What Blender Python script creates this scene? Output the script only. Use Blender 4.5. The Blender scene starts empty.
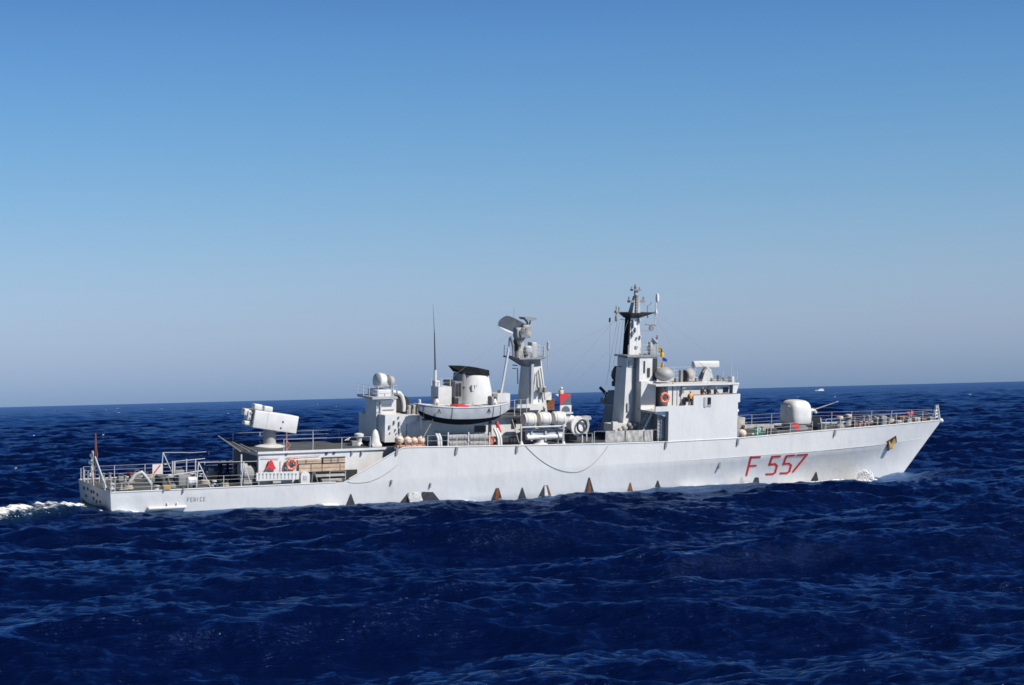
import bpy, bmesh, math, random
import numpy as np
from mathutils import Matrix, Vector
rad = math.radians
random.seed(7); rng = np.random.default_rng(11)
scene = bpy.context.scene
col = scene.collection

# ------------------------------------------------------------------ camera
FPX, CAM_H = 2133.0, 8.626
ROLL = math.atan2(26, 1024)
PITCH = math.atan((394 - 342.5) * math.cos(ROLL) / FPX)
cd = bpy.data.cameras.new('camera'); cam = bpy.data.objects.new('camera', cd); col.objects.link(cam)
cd.sensor_width = 36.0; cd.lens = 36.0 * FPX / 1024.0
cd.clip_start = 0.5; cd.clip_end = 120000.0
cam.matrix_world = Matrix.Translation((0, 0, CAM_H)) @ Matrix.Rotation(rad(90) + PITCH, 4, 'X') @ Matrix.Rotation(-ROLL, 4, 'Z')
scene.camera = cam

# ------------------------------------------------------------------ sky, sun, exposure
SHIP_TH, HEEL = rad(27.42), rad(5.25)
SUN_EL = rad(42.0); SUN_AZ = SHIP_TH - rad(90) + rad(33)
sun_dir = Vector((math.cos(SUN_AZ) * math.cos(SUN_EL), math.sin(SUN_AZ) * math.cos(SUN_EL), math.sin(SUN_EL)))
w = bpy.data.worlds.new('World'); scene.world = w; w.use_nodes = True
nt = w.node_tree; bg = nt.nodes['Background']
sky = nt.nodes.new('ShaderNodeTexSky'); sky.sky_type = 'NISHITA'; sky.sun_disc = False
sky.sun_elevation = SUN_EL; sky.sun_rotation = math.atan2(sun_dir.x, sun_dir.y)
sky.altitude = 0; sky.air_density = 1.0; sky.dust_density = 0.6; sky.ozone_density = 2.5
EXPO = 0.20
# clear polar-blue air: the sky model is too pale and yellow near the horizon, so its colour is graded by elevation; the upper sky is dimmed to weaken fill light
geo_ = nt.nodes.new('ShaderNodeTexCoord'); sep = nt.nodes.new('ShaderNodeSeparateXYZ'); asn = nt.nodes.new('ShaderNodeMath'); asn.operation = 'ARCSINE'
nt.links.new(geo_.outputs['Generated'], sep.inputs[0]); nt.links.new(sep.outputs['Z'], asn.inputs[0])
msc = nt.nodes.new('ShaderNodeMath'); msc.operation = 'MULTIPLY'; msc.inputs[1].default_value = 180 / math.pi / 40; nt.links.new(asn.outputs[0], msc.inputs[0])
ramp = nt.nodes.new('ShaderNodeValToRGB'); ramp.color_ramp.interpolation = 'B_SPLINE'
GR = [(0.0, (.58, .89, 1.76)), (0.9, (.70, .89, 1.58)), (1.8, (.765, .905, 1.45)), (3.3, (.79, .94, 1.32)), (5.2, (.68, .93, 1.24)), (7.85, (.55, .88, 1.21)), (10.5, (.455, .777, 1.19)), (13, (.26, .48, .84)), (20, (.055, .11, .24)), (40, (.02, .04, .09))]
el_ = ramp.color_ramp.elements
while len(el_) < len(GR): el_.new(0.999)
for i_, (d_, c_) in enumerate(GR):
    el_[i_].position = d_ / 40; el_[i_].color = (*[q / 1.9 for q in c_], 1)
nt.links.new(msc.outputs[0], ramp.inputs[0])
mul = nt.nodes.new('ShaderNodeMix'); mul.data_type = 'RGBA'; mul.blend_type = 'MULTIPLY'; mul.inputs['Factor'].default_value = 1.0
nt.links.new(sky.outputs[0], mul.inputs['A']); nt.links.new(ramp.outputs[0], mul.inputs['B'])
nt.links.new(mul.outputs['Result'], bg.inputs[0]); bg.inputs[1].default_value = 0.15 * 1.9 / 1.667 / 2 ** EXPO
sl = bpy.data.lights.new('sun', 'SUN'); sl.energy = 5.0; sl.angle = rad(0.53); sl.color = (1.0, 0.945, 0.875)
so = bpy.data.objects.new('sun', sl); col.objects.link(so)
so.rotation_euler = (-sun_dir).to_track_quat('-Z', 'Y').to_euler()
so.location = (0, 0, 60)
vs = scene.view_settings
scene.display_settings.display_device = 'sRGB'
vs.view_transform = 'Standard'; vs.look = 'None'; vs.exposure = EXPO; vs.gamma = 1.0; vs.use_curve_mapping = False
scene.cycles.use_denoising = True
scene.cycles.max_bounces = 6; scene.cycles.diffuse_bounces = 1
scene.cycles.filter_width = 1.6

# ------------------------------------------------------------------ ship frame (X forward, Y to port, Z up)
ORG = Vector((-34.38, 173.9, 0.0))
M = Matrix.Translation(ORG) @ Matrix.Rotation(SHIP_TH, 4, 'Z') @ Matrix.Rotation(HEEL, 4, 'X')
_Mi = np.array(M.inverted())
_R = _Mi[:3, :3]
_o = _R @ np.array([0, 0, CAM_H]) + _Mi[:3, 3]
_fw = np.array([0, math.cos(PITCH), math.sin(PITCH)]); _up = np.array([0, -math.sin(PITCH), math.cos(PITCH)]); _rt = np.array([1.0, 0, 0])
def P(px, py, y=0.0):
    """measurement helper: the ship-frame point at lateral offset y seen at a photo position"""
    dx, dy = px - 512, py - 342.5
    u = dx * math.cos(ROLL) - dy * math.sin(ROLL); v = dx * math.sin(ROLL) + dy * math.cos(ROLL)
    d = _R @ (_fw * FPX + _rt * u - _up * v)
    t = (y - _o[1]) / d[1]
    return Vector(_o + t * d)

# ------------------------------------------------------------------ materials
MATS = {}
def nodes_of(m):
    return m.node_tree.nodes, m.node_tree.links
def mat(name, rgb, rough=0.5, metal=0.0, wear=0.12, scale=1.5, spec=0.5, streak=0.0, rust=0.0):
    """painted or plain surface: base colour with soft tonal wear, optional vertical streaks and rust runs"""
    m = bpy.data.materials.new(name); m.use_nodes = True
    n, l = nodes_of(m); b = n['Principled BSDF']
    b.inputs['Roughness'].default_value = rough; b.inputs['Metallic'].default_value = metal
    b.inputs['Specular IOR Level'].default_value = spec
    tc = n.new('ShaderNodeTexCoord')
    nz = n.new('ShaderNodeTexNoise'); nz.inputs['Scale'].default_value = scale; nz.inputs['Detail'].default_value = 6
    l.new(tc.outputs['Object'], nz.inputs['Vector'])
    rp = n.new('ShaderNodeValToRGB'); e = rp.color_ramp.elements
    d = [c * (1 - wear) for c in rgb]; u = [min(1, c * (1 + wear * 0.6)) for c in rgb]
    e[0].position = 0.3; e[0].color = (*d, 1); e[1].position = 0.7; e[1].color = (*u, 1)
    l.new(nz.outputs['Fac'], rp.inputs['Fac'])
    out = rp.outputs['Color']
    def layer(out, sc, lo, hi, colr, amt):
        mp = n.new('ShaderNodeMapping'); mp.inputs['Scale'].default_value = sc
        l.new(tc.outputs['Object'], mp.inputs['Vector'])
        z = n.new('ShaderNodeTexNoise'); z.inputs['Scale'].default_value = 1; z.inputs['Detail'].default_value = 8; z.inputs['Roughness'].default_value = 0.65
        l.new(mp.outputs[0], z.inputs['Vector'])
        mr = n.new('ShaderNodeMapRange'); mr.inputs['From Min'].default_value = lo; mr.inputs['From Max'].default_value = hi
        mr.inputs['To Max'].default_value = amt
        l.new(z.outputs['Fac'], mr.inputs['Value'])
        mx = n.new('ShaderNodeMix'); mx.data_type = 'RGBA'
        l.new(mr.outputs[0], mx.inputs['Factor']); l.new(out, mx.inputs['A']); mx.inputs['B'].default_value = (*colr, 1)
        return mx.outputs['Result']
    if streak: out = layer(out, (1.4, 1.4, 0.12), 0.5, 0.8, [c * 0.62 for c in rgb], streak)
    if rust: out = layer(out, (2.2, 2.2, 0.3), 0.63, 0.8, (0.22, 0.10, 0.05), rust)
    l.new(out, b.inputs['Base Color'])
    MATS[name] = m
    return m
hullw = mat('hull_paint', (0.60, 0.60, 0.595), 0.45, wear=0.04, scale=0.5, streak=0.28, rust=0.16)
def plate_bump(m, scale, dist):
    """slight buckling of the plates between the frames"""
    n, l = nodes_of(m); tc = n.new('ShaderNodeTexCoord'); mp = n.new('ShaderNodeMapping'); mp.inputs['Scale'].default_value = scale
    z = n.new('ShaderNodeTexNoise'); z.inputs['Scale'].default_value = 1; z.inputs['Detail'].default_value = 2; bp = n.new('ShaderNodeBump'); bp.inputs['Distance'].default_value = dist; bp.inputs['Strength'].default_value = 1
    l.new(tc.outputs['Object'], mp.inputs['Vector']); l.new(mp.outputs[0], z.inputs['Vector']); l.new(z.outputs['Fac'], bp.inputs['Height']); l.new(bp.outputs[0], n['Principled BSDF'].inputs['Normal'])
plate_bump(hullw, (1.1, 1.1, .8), .035)
white = mat('white_paint', (0.66, 0.66, 0.65), 0.42, wear=0.10, scale=1.2, streak=0.4, rust=0.15)
grey = mat('grey_paint', (0.42, 0.44, 0.46), 0.5, wear=0.15, streak=0.4, rust=0.2)
mid = mat('mid_grey_paint', (0.24, 0.25, 0.26), 0.55, wear=0.2, streak=0.3, rust=0.2)
deckm = mat('deck_paint', (0.075, 0.08, 0.085), 0.75, wear=0.35, scale=0.8)
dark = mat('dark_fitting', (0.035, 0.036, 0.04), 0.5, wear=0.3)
black = mat('funnel_black', (0.008, 0.010, 0.014), 0.8, wear=0.3, spec=0.15)
glass = mat('dark_glass', (0.015, 0.018, 0.022), 0.08, wear=0.1)
red = mat('number_red', (0.56, 0.009, 0.012), 0.5, wear=0.12, scale=3)
flagred = mat('flag_red', (0.60, 0.03, 0.035), 0.7, wear=0.1)
pinkm = mat('faded_red', (0.45, 0.22, 0.21), 0.6, wear=0.15)
orange = mat('lifebuoy_orange', (0.66, 0.16, 0.08), 0.5, wear=0.15)
peach = mat('buoy_cream', (0.68, 0.56, 0.45), 0.5, wear=0.25, scale=3)
tan = mat('bare_timber', (0.50, 0.38, 0.27), 0.7, wear=0.25, scale=2)
canvas = mat('grey_canvas', (0.30, 0.30, 0.29), 0.85, wear=0.25, scale=3)
dirty = mat('dirty_canvas', (0.40, 0.39, 0.37), 0.85, wear=0.35, scale=2.5)
raftm = mat('raft_white', (0.66, 0.63, 0.58), 0.6, wear=0.2, scale=3, rust=0.15)
floatm = mat('float_orange', (0.55, 0.24, 0.14), 0.8, wear=0.4, scale=3)
awn = mat('awning_cloth', (0.045, 0.05, 0.055), 0.85, wear=0.25)
navy = mat('navy_cloth', (0.012, 0.016, 0.035), 0.85, wear=0.2)
skin = mat('skin', (0.45, 0.26, 0.18), 0.6, wear=0.08)
hairm = mat('hair', (0.02, 0.014, 0.01), 0.6, wear=0.2)
yellow = mat('flag_yellow', (0.75, 0.45, 0.03), 0.7, wear=0.1)
blue = mat('flag_blue', (0.02, 0.05, 0.30), 0.7, wear=0.1)
green = mat('board_green', (0.015, 0.14, 0.075), 0.5, wear=0.1)
slate = mat('board_slate', (0.10, 0.115, 0.14), 0.6, wear=0.1)
ochre = mat('anchor_ochre', (0.42, 0.27, 0.09), 0.7, wear=0.35, scale=4)
rustm = mat('rust', (0.20, 0.075, 0.03), 0.85, wear=0.45, scale=4)
rope = mat('rope', (0.38, 0.34, 0.28), 0.9, wear=0.2)
wire = mat('steel_wire', (0.25, 0.26, 0.28), 0.5, wear=0.1)
railm = mat('rail_paint', (0.58, 0.60, 0.62), 0.5, wear=0.1)
brown = mat('staff_brown', (0.16, 0.06, 0.04), 0.7, wear=0.3)
radg = mat('radome_grey', (0.36, 0.36, 0.35), 0.55, wear=0.06)
vestm = mat('vest_orange', (0.85, 0.36, 0.06), 0.7, wear=0.1)
tri = mat('triangle_dark', (0.035, 0.034, 0.034), 0.6, wear=0.45, scale=3, streak=0.3)

# ------------------------------------------------------------------ mesh builder
ORGS = {}
class MB:
    def __init__(s): s.v = []; s.f = []; s.m = []
    def add(s, vs_, fs, mi=0):
        o = len(s.v); s.v += [Vector(p) for p in vs_]; s.f += [tuple(i + o for i in q) for q in fs]; s.m += [mi] * len(fs); return s
    def box(s, x0, x1, y0, y1, z0, z1, mi=0, sl=0.0):
        """box in the ship frame; sl slides the top forward"""
        p = [(x0, y0, z0), (x1, y0, z0), (x1, y1, z0), (x0, y1, z0), (x0 + sl, y0, z1), (x1 + sl, y0, z1), (x1 + sl, y1, z1), (x0 + sl, y1, z1)]
        return s.add(p, [(0, 3, 2, 1), (4, 5, 6, 7), (0, 1, 5, 4), (1, 2, 6, 5), (2, 3, 7, 6), (3, 0, 4, 7)], mi)
    def rbox(s, x0, x1, y0, y1, z0, z1, r=0.06, mi=0, mtx=None):
        """box with bevelled edges"""
        bm = bmesh.new(); bmesh.ops.create_cube(bm, size=1)
        for q in bm.verts: q.co = Vector((x0 + (q.co.x + .5) * (x1 - x0), y0 + (q.co.y + .5) * (y1 - y0), z0 + (q.co.z + .5) * (z1 - z0)))
        bmesh.ops.bevel(bm, geom=bm.edges[:], offset=min(r, .45 * min(abs(x1 - x0), abs(y1 - y0), abs(z1 - z0))), segments=3, profile=.5, affect='EDGES')
        if mtx: bmesh.ops.transform(bm, matrix=mtx, verts=bm.verts)
        bm.verts.index_update()
        s.add([q.co.copy() for q in bm.verts], [[q.index for q in f.verts] for f in bm.faces], mi); bm.free(); return s
    def frust(s, base, top, z0, z1, mi=0):
        n = len(base)
        p = [(x, y, z0) for x, y in base] + [(x, y, z1) for x, y in top]
        fs = [tuple(range(n))[::-1], tuple(range(n, 2 * n))] + [(i, (i + 1) % n, n + (i + 1) % n, n + i) for i in range(n)]
        return s.add(p, fs, mi)
    def prism(s, pts, axis, a, b, mi=0):
        """extrude a closed 2-D outline along one axis; axis 'y': pts are (x,z), 'x': (y,z), 'z': (x,y)"""
        def q(u, v, t): return {'y': (u, t, v), 'x': (t, u, v), 'z': (u, v, t)}[axis]
        n = len(pts)
        p = [q(u, v, a) for u, v in pts] + [q(u, v, b) for u, v in pts]
        fs = [tuple(range(n)), tuple(range(n, 2 * n))[::-1]] + [(i, n + i, n + (i + 1) % n, (i + 1) % n) for i in range(n)]
        return s.add(p, fs, mi)
    def tube(s, pts, r, n=6, mi=0, r2=None):
        pts = [Vector(p) for p in pts]; k = len(pts); vs_ = []; fs = []
        for i, p in enumerate(pts):
            d = (pts[min(i + 1, k - 1)] - pts[max(i - 1, 0)]).normalized()
            a = d.orthogonal().normalized() if i == 0 else (a - d * a.dot(d)).normalized()
            b = d.cross(a); rr = r if r2 is None else r + (r2 - r) * i / (k - 1)
            for j in range(n):
                t = 2 * math.pi * j / n; vs_.append(p + (a * math.cos(t) + b * math.sin(t)) * rr)
        for i in range(k - 1):
            for j in range(n):
                fs.append((i * n + j, i * n + (j + 1) % n, (i + 1) * n + (j + 1) % n, (i + 1) * n + j))
        fs += [tuple(range(n))[::-1], tuple(range((k - 1) * n, k * n))]
        return s.add(vs_, fs, mi)
    def lathe(s, c, prof, n=20, mi=0, axis=(0, 0, 1), sx=1, sy=1):
        """profile of (radius, height) turned about an axis through c"""
        q = Vector((0, 0, 1)).rotation_difference(Vector(axis)); c = Vector(c); k = len(prof); vs_ = []; fs = []
        for r, h in prof:
            for j in range(n):
                t = 2 * math.pi * j / n; vs_.append(c + q @ Vector((r * math.cos(t) * sx, r * math.sin(t) * sy, h)))
        for i in range(k - 1):
            for j in range(n):
                fs.append((i * n + j, i * n + (j + 1) % n, (i + 1) * n + (j + 1) % n, (i + 1) * n + j))
        fs += [tuple(range(n))[::-1], tuple(range((k - 1) * n, k * n))]
        return s.add(vs_, fs, mi)
    def ball(s, c, r, sx=1, sy=1, sz=1, n=16, mi=0):
        pr = [(max(1e-3, r * math.sin(math.pi * i / 10)), -r * sz * math.cos(math.pi * i / 10)) for i in range(11)]
        return s.lathe(c, pr, n, mi, sx=sx, sy=sy)
    def torus(s, c, R_, r, axis=(0, 0, 1), n=24, m=8, mi=0):
        q = Vector((0, 0, 1)).rotation_difference(Vector(axis)); c = Vector(c); vs_ = []; fs = []
        for i in range(n):
            t = 2 * math.pi * i / n
            for j in range(m):
                u = 2 * math.pi * j / m; k = R_ + r * math.cos(u)
                vs_.append(c + q @ Vector((k * math.cos(t), k * math.sin(t), r * math.sin(u))))
        for i in range(n):
            for j in range(m):
                fs.append((i * m + j, ((i + 1) % n) * m + j, ((i + 1) % n) * m + (j + 1) % m, i * m + (j + 1) % m))
        return s.add(vs_, fs, mi)
    def build(s, name, mats, parent=None, smooth=False, org=None):
        """link as ONE mesh object; verts are given in the ship frame and stored about the thing's own origin"""
        if not isinstance(mats, (list, tuple)): mats = [mats]
        me = bpy.data.meshes.new(name)
        root = parent
        if parent is not None:
            while root.parent is not None: root = root.parent
            o0 = Vector(ORGS[root.name])
        else:
            if org is None:
                a = np.array([tuple(v) for v in s.v]); c = (a.min(0) + a.max(0)) / 2; org = (c[0], c[1], a[:, 2].min())
            o0 = Vector(org)
        me.from_pydata([tuple(v - o0) for v in s.v], [], s.f); me.update()
        for m_ in mats: me.materials.append(m_)
        me.polygons.foreach_set('material_index', s.m)
        bm = bmesh.new(); bm.from_mesh(me); bmesh.ops.recalc_face_normals(bm, faces=bm.faces)
        if smooth:
            for f in bm.faces: f.smooth = True
            for e in bm.edges:
                if len(e.link_faces) == 2 and e.calc_face_angle(0) > rad(38): e.smooth = False
        bm.to_mesh(me); bm.free()
        ob = bpy.data.objects.new(name, me); col.objects.link(ob)
        if parent is not None: ob.parent = parent
        else:
            ob.matrix_world = M @ Matrix.Translation(o0)
        return ob
def build_split(mb, name, mats, parent, smooth=False):
    """one object for each separate piece collected in the builder"""
    root_ = list(range(len(mb.v)))
    def fd(i):
        while root_[i] != i: root_[i] = root_[root_[i]]; i = root_[i]
        return i
    for f in mb.f:
        for i in f[1:]: root_[fd(i)] = fd(f[0])
    gr = {}
    for f, m in zip(mb.f, mb.m): gr.setdefault(fd(f[0]), []).append((f, m))
    out = []
    for fs in gr.values():
        q = MB(); ids = sorted({i for f, _ in fs for i in f}); mp = {i: k for k, i in enumerate(ids)}
        q.v = [mb.v[i] for i in ids]; q.f = [tuple(mp[i] for i in f) for f, _ in fs]; q.m = [m for _, m in fs]
        out.append(q.build(name, mats, parent, smooth))
    return out
def tag(o, label=None, cat=None, group=None, kind=None):
    if label: o['label'] = label
    if cat: o['category'] = cat
    if group: o['group'] = group
    if kind: o['kind'] = kind
    return o
def thing(name, label, cat, loc, group=None, local=None):
    o = bpy.data.objects.new(name, None); col.objects.link(o)
    o.empty_display_size = 0.3
    ORGS[o.name] = tuple(loc)
    o.matrix_world = M @ Matrix.Translation(Vector(loc)) @ (local or Matrix())
    return tag(o, label, cat, group)
def dup(root, loc, label=None, rot=0.0, scale=1.0):
    """copy a thing with copies of its parts and sub-parts, standing at another place of the ship"""
    r = root.copy(); col.objects.link(r)
    r.matrix_world = M @ Matrix.Translation(Vector(loc)) @ Matrix.Rotation(rot, 4, 'Z') @ Matrix.Scale(scale, 4)
    if label: r['label'] = label
    for ch in list(root.children):
        c = ch.copy(); col.objects.link(c); c.parent = r
        for g in list(ch.children):
            k = g.copy(); col.objects.link(k); k.parent = c
    return r
def strokes(mb, lines, width, mp, depth=0.02, mi=0, step=0.3):
    """lettering: polylines in 2-D laid on a surface by mp(u, v, lift) as thin raised strokes"""
    for ln in lines:
        for (a, b) in zip(ln[:-1], ln[1:]):
            d = np.array(b, float) - np.array(a, float); L = np.hypot(*d)
            if L < 1e-6: continue
            d /= L; nn = np.array([-d[1], d[0]]) * width / 2; a2 = np.array(a) - d * width * .45; L2 = L + width * .9
            k = max(1, int(L2 / step)); vs_ = []; fs = []
            for i in range(k + 1):
                c = a2 + d * L2 * i / k
                for q in (c + nn, c - nn): vs_ += [mp(q[0], q[1], 0.0), mp(q[0], q[1], depth)]
            for i in range(k):
                o = i * 4; t = o + 4
                fs += [(o + 1, o + 3, t + 3, t + 1), (o, o + 1, t + 1, t), (o + 3, o + 2, t + 2, t + 3)]
            fs += [(0, 2, 3, 1), (4 * k, 4 * k + 1, 4 * k + 3, 4 * k + 2)]
            mb.add(vs_, fs, mi)

SEA_SEED = 150
# ------------------------------------------------------------------ sea: one sheet of wind waves reaching the horizon
def sea_mesh():
    th_f = np.concatenate([np.linspace(-60, -25, 40, endpoint=False), np.linspace(-25, 25, 1120), np.linspace(25, 60, 41)[1:]]) * math.pi / 180
    rs = [14.0]
    while rs[-1] < 60000:
        r = rs[-1]
        if r < 50: d = 0.35
        elif r < 120: d = 0.16 + 0.10 * (r - 50) / 70
        elif r < 260: d = 0.26 + 0.30 * (r - 120) / 140
        else: d = 0.56 * (r / 260) ** 1.5
        rs.append(r + d)
    rs = np.array(rs); nr, nth = len(rs), len(th_f)
    R_, T_ = np.meshgrid(rs, th_f, indexing='ij')
    x = (R_ * np.sin(T_)).ravel(); y = (R_ * np.cos(T_)).ravel()
    dr = np.gradient(rs); dth = np.gradient(th_f)
    sp = np.maximum(dr[:, None] * 0.8, R_ * dth[None, :]).ravel().astype(np.float32)
    z = np.zeros_like(x); ox = np.zeros_like(x); oy = np.zeros_like(x); jac = np.zeros_like(x)
    N = 230; wr_ = np.random.default_rng(SEA_SEED)
    lam = np.exp(np.linspace(math.log(42), math.log(0.55), N)) * np.exp(wr_.normal(0, 0.02, N))
    k = 2 * math.pi / lam; kp = 2 * math.pi / 32.0
    dk = np.abs(np.gradient(k))
    S = 0.5 * 0.0172 * k ** -3 * np.exp(-0.9 * (kp / k) ** 2) * (1 + 0.5 * (lam > 11)) * (1 + 0.8 * np.exp(-(np.log(lam / 6.0) / 0.75) ** 2) + 1.7 * np.exp(-(np.log(lam / 1.5) / 0.9) ** 2))
    amp = np.sqrt(2 * S * dk)
    spread = 0.38 + 0.45 * np.clip(np.log(k / kp) / 3.0, 0, 1)
    ang = rad(-78) + wr_.normal(0, 1, N) * spread       # waves run towards the camera, a little to the right
    ph = wr_.uniform(0, 2 * math.pi, N)
    far = R_.ravel()
    for i in range(N):
        wgt = np.clip((lam[i] / sp - 0.8) / 1.6, 0, 1)
        ok = np.nonzero(wgt > 0)[0]
        if len(ok) == 0: continue
        kx, ky = math.cos(ang[i]), math.sin(ang[i])
        a = (amp[i] * wgt[ok])
        p = k[i] * (x[ok] * kx + y[ok] * ky) + ph[i]
        c, s = np.cos(p), np.sin(p)
        z[ok] += a * c; ox[ok] -= a * kx * s * 1.05; oy[ok] -= a * ky * s * 1.05
        if lam[i] > 2.2: jac[ok] += a * k[i] * c
    # ship frame of every point of the sheet
    ct, st = math.cos(SHIP_TH), math.sin(SHIP_TH)
    X = (x - ORG.x) * ct + (y - ORG.y) * st; Y = -(x - ORG.x) * st + (y - ORG.y) * ct
    foam = np.clip((jac - 0.90) * 3.0, 0, 1) * np.clip((900 - far) / 500, 0, 1)
    hb = np.interp(X, [-1, 0, 20, 45, 55, 65, 74, 82.3, 84], [4.2, 4.3, 5.0, 4.9, 4.5, 3.2, 1.6, 0.05, 0.0])
    side = np.abs(Y) - hb
    def nz(sc, seed):
        g = np.random.default_rng(seed); o = np.zeros_like(x)
        for _ in range(14):
            t = g.uniform(0, 2 * math.pi); q = 2 * math.pi / sc * g.uniform(.6, 1.7)
            o += np.sin(q * (x * math.cos(t) + y * math.sin(t)) + g.uniform(0, 6.28))
        return o / 3.7
    near = (np.abs(Y) < 40) & (X > -90) & (X < 100)
    n1 = np.where(near, nz(2.2, 3), 0); n2 = np.where(near, nz(0.9, 4), 0); n3 = np.where(near, nz(7.0, 5), 0)
    # churned wake astern
    wk = np.clip((-X + 1.2) / 1.5, 0, 1) * np.exp(-(np.abs(Y + np.clip(-X * 0.3, 0, 3.0)) / (3.6 + np.clip(-X * 0.35, 0, 4.2))) ** 4) * np.exp(-np.clip(-X, 0, 200) / 70)
    hull_z = wk * (0.34 + 0.13 * n1 + 0.06 * n2); foam = np.maximum(foam, wk * (0.84 + 0.20 * n3 + 0.16 * n1))
    # thin foam hugging the hull side, and the bow wave rolling off the shoulder
    al = np.exp(-np.clip(side - 0.3, 0, 9) / (0.5 + 0.8 * np.clip(n3 + .2, 0, 2))) * (X > -0.5) * (X < 82.5) * (side > -0.6)
    pat = np.clip(0.25 + 0.9 * n3 + 0.6 * np.exp(-((X - 60) / 9) ** 2) + 0.5 * np.exp(-((X - 3) / 4) ** 2) + 0.4 * np.exp(-((X - 31) / 3) ** 2), 0, 1)
    hull_z = hull_z + al * pat * 0.26 * np.clip(0.5 + 0.7 * n1, 0, 1.3); foam = np.maximum(foam, al * pat * 0.95)
    foam = np.maximum(foam, al * np.clip(0.58 + 0.32 * n1 + 0.25 * n3, 0, 1))
    bw = np.exp(-((X - 75.4) / 1.7) ** 2) * np.exp(-((side - 1.5) / 0.9) ** 2)
    tail = np.exp(-((X - 70.5) / 4.5) ** 2) * np.exp(-((side - 1.3 - 0.22 * np.clip(74 - X, 0, 30)) / 0.9) ** 2)
    far_bw = np.where(Y > 0, 0.6, 1.0)
    hull_z += (0.55 * bw + 0.26 * tail) * far_bw * (1 + 0.15 * n2); foam = np.maximum(foam, (0.95 * bw + 0.62 * tail * np.clip(.7 + .7 * n1, 0, 1)))
    stem = np.exp(-((X - 82.0) / 2.2) ** 2) * np.exp(-(side / 0.7) ** 2)
    hull_z += 0.22 * stem; foam = np.maximum(foam, 0.55 * stem * np.clip(.6 + n1, 0, 1.2))
    # slick, slightly foamy strip in the lee of midships
    calm = np.exp(-(np.clip(side, 0, 50) / 9.5) ** 2) * np.clip((X + 4) / 6, 0, 1) * np.clip((86 - X) / 8, 0, 1)
    z = z * (1 - 0.60 * calm) - 0.36 * calm * np.exp(-((X - 42) / 40) ** 6) - 0.95 * np.exp(-((X - 73) / 7.0) ** 2) * np.exp(-(np.clip(side, 0, 50) / 11.0) ** 2) + hull_z
    co = np.stack([x + ox, y + oy, z], 1).astype(np.float32)
    idx = np.arange(nr * nth).reshape(nr, nth)
    q = np.stack([idx[:-1, :-1], idx[:-1, 1:], idx[1:, 1:], idx[1:, :-1]], -1).reshape(-1, 4)[:, ::-1]
    me = bpy.data.meshes.new('sea')
    me.vertices.add(len(co)); me.vertices.foreach_set('co', co.ravel())
    me.loops.add(q.size); me.loops.foreach_set('vertex_index', q.ravel().astype(np.int32))
    me.polygons.add(len(q)); me.polygons.foreach_set('loop_start', np.arange(0, q.size, 4, dtype=np.int32))
    me.polygons.foreach_set('loop_total', np.full(len(q), 4, np.int32))
    me.polygons.foreach_set('use_smooth', np.ones(len(q), bool))
    at = me.attributes.new('foam', 'FLOAT', 'POINT'); at.data.foreach_set('value', np.clip(foam, 0, 1.2).astype(np.float32))
    me.update(calc_edges=True)
    return me
sea_me = sea_mesh()
sea = bpy.data.objects.new('sea', sea_me); col.objects.link(sea); sea['kind'] = 'structure'
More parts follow.
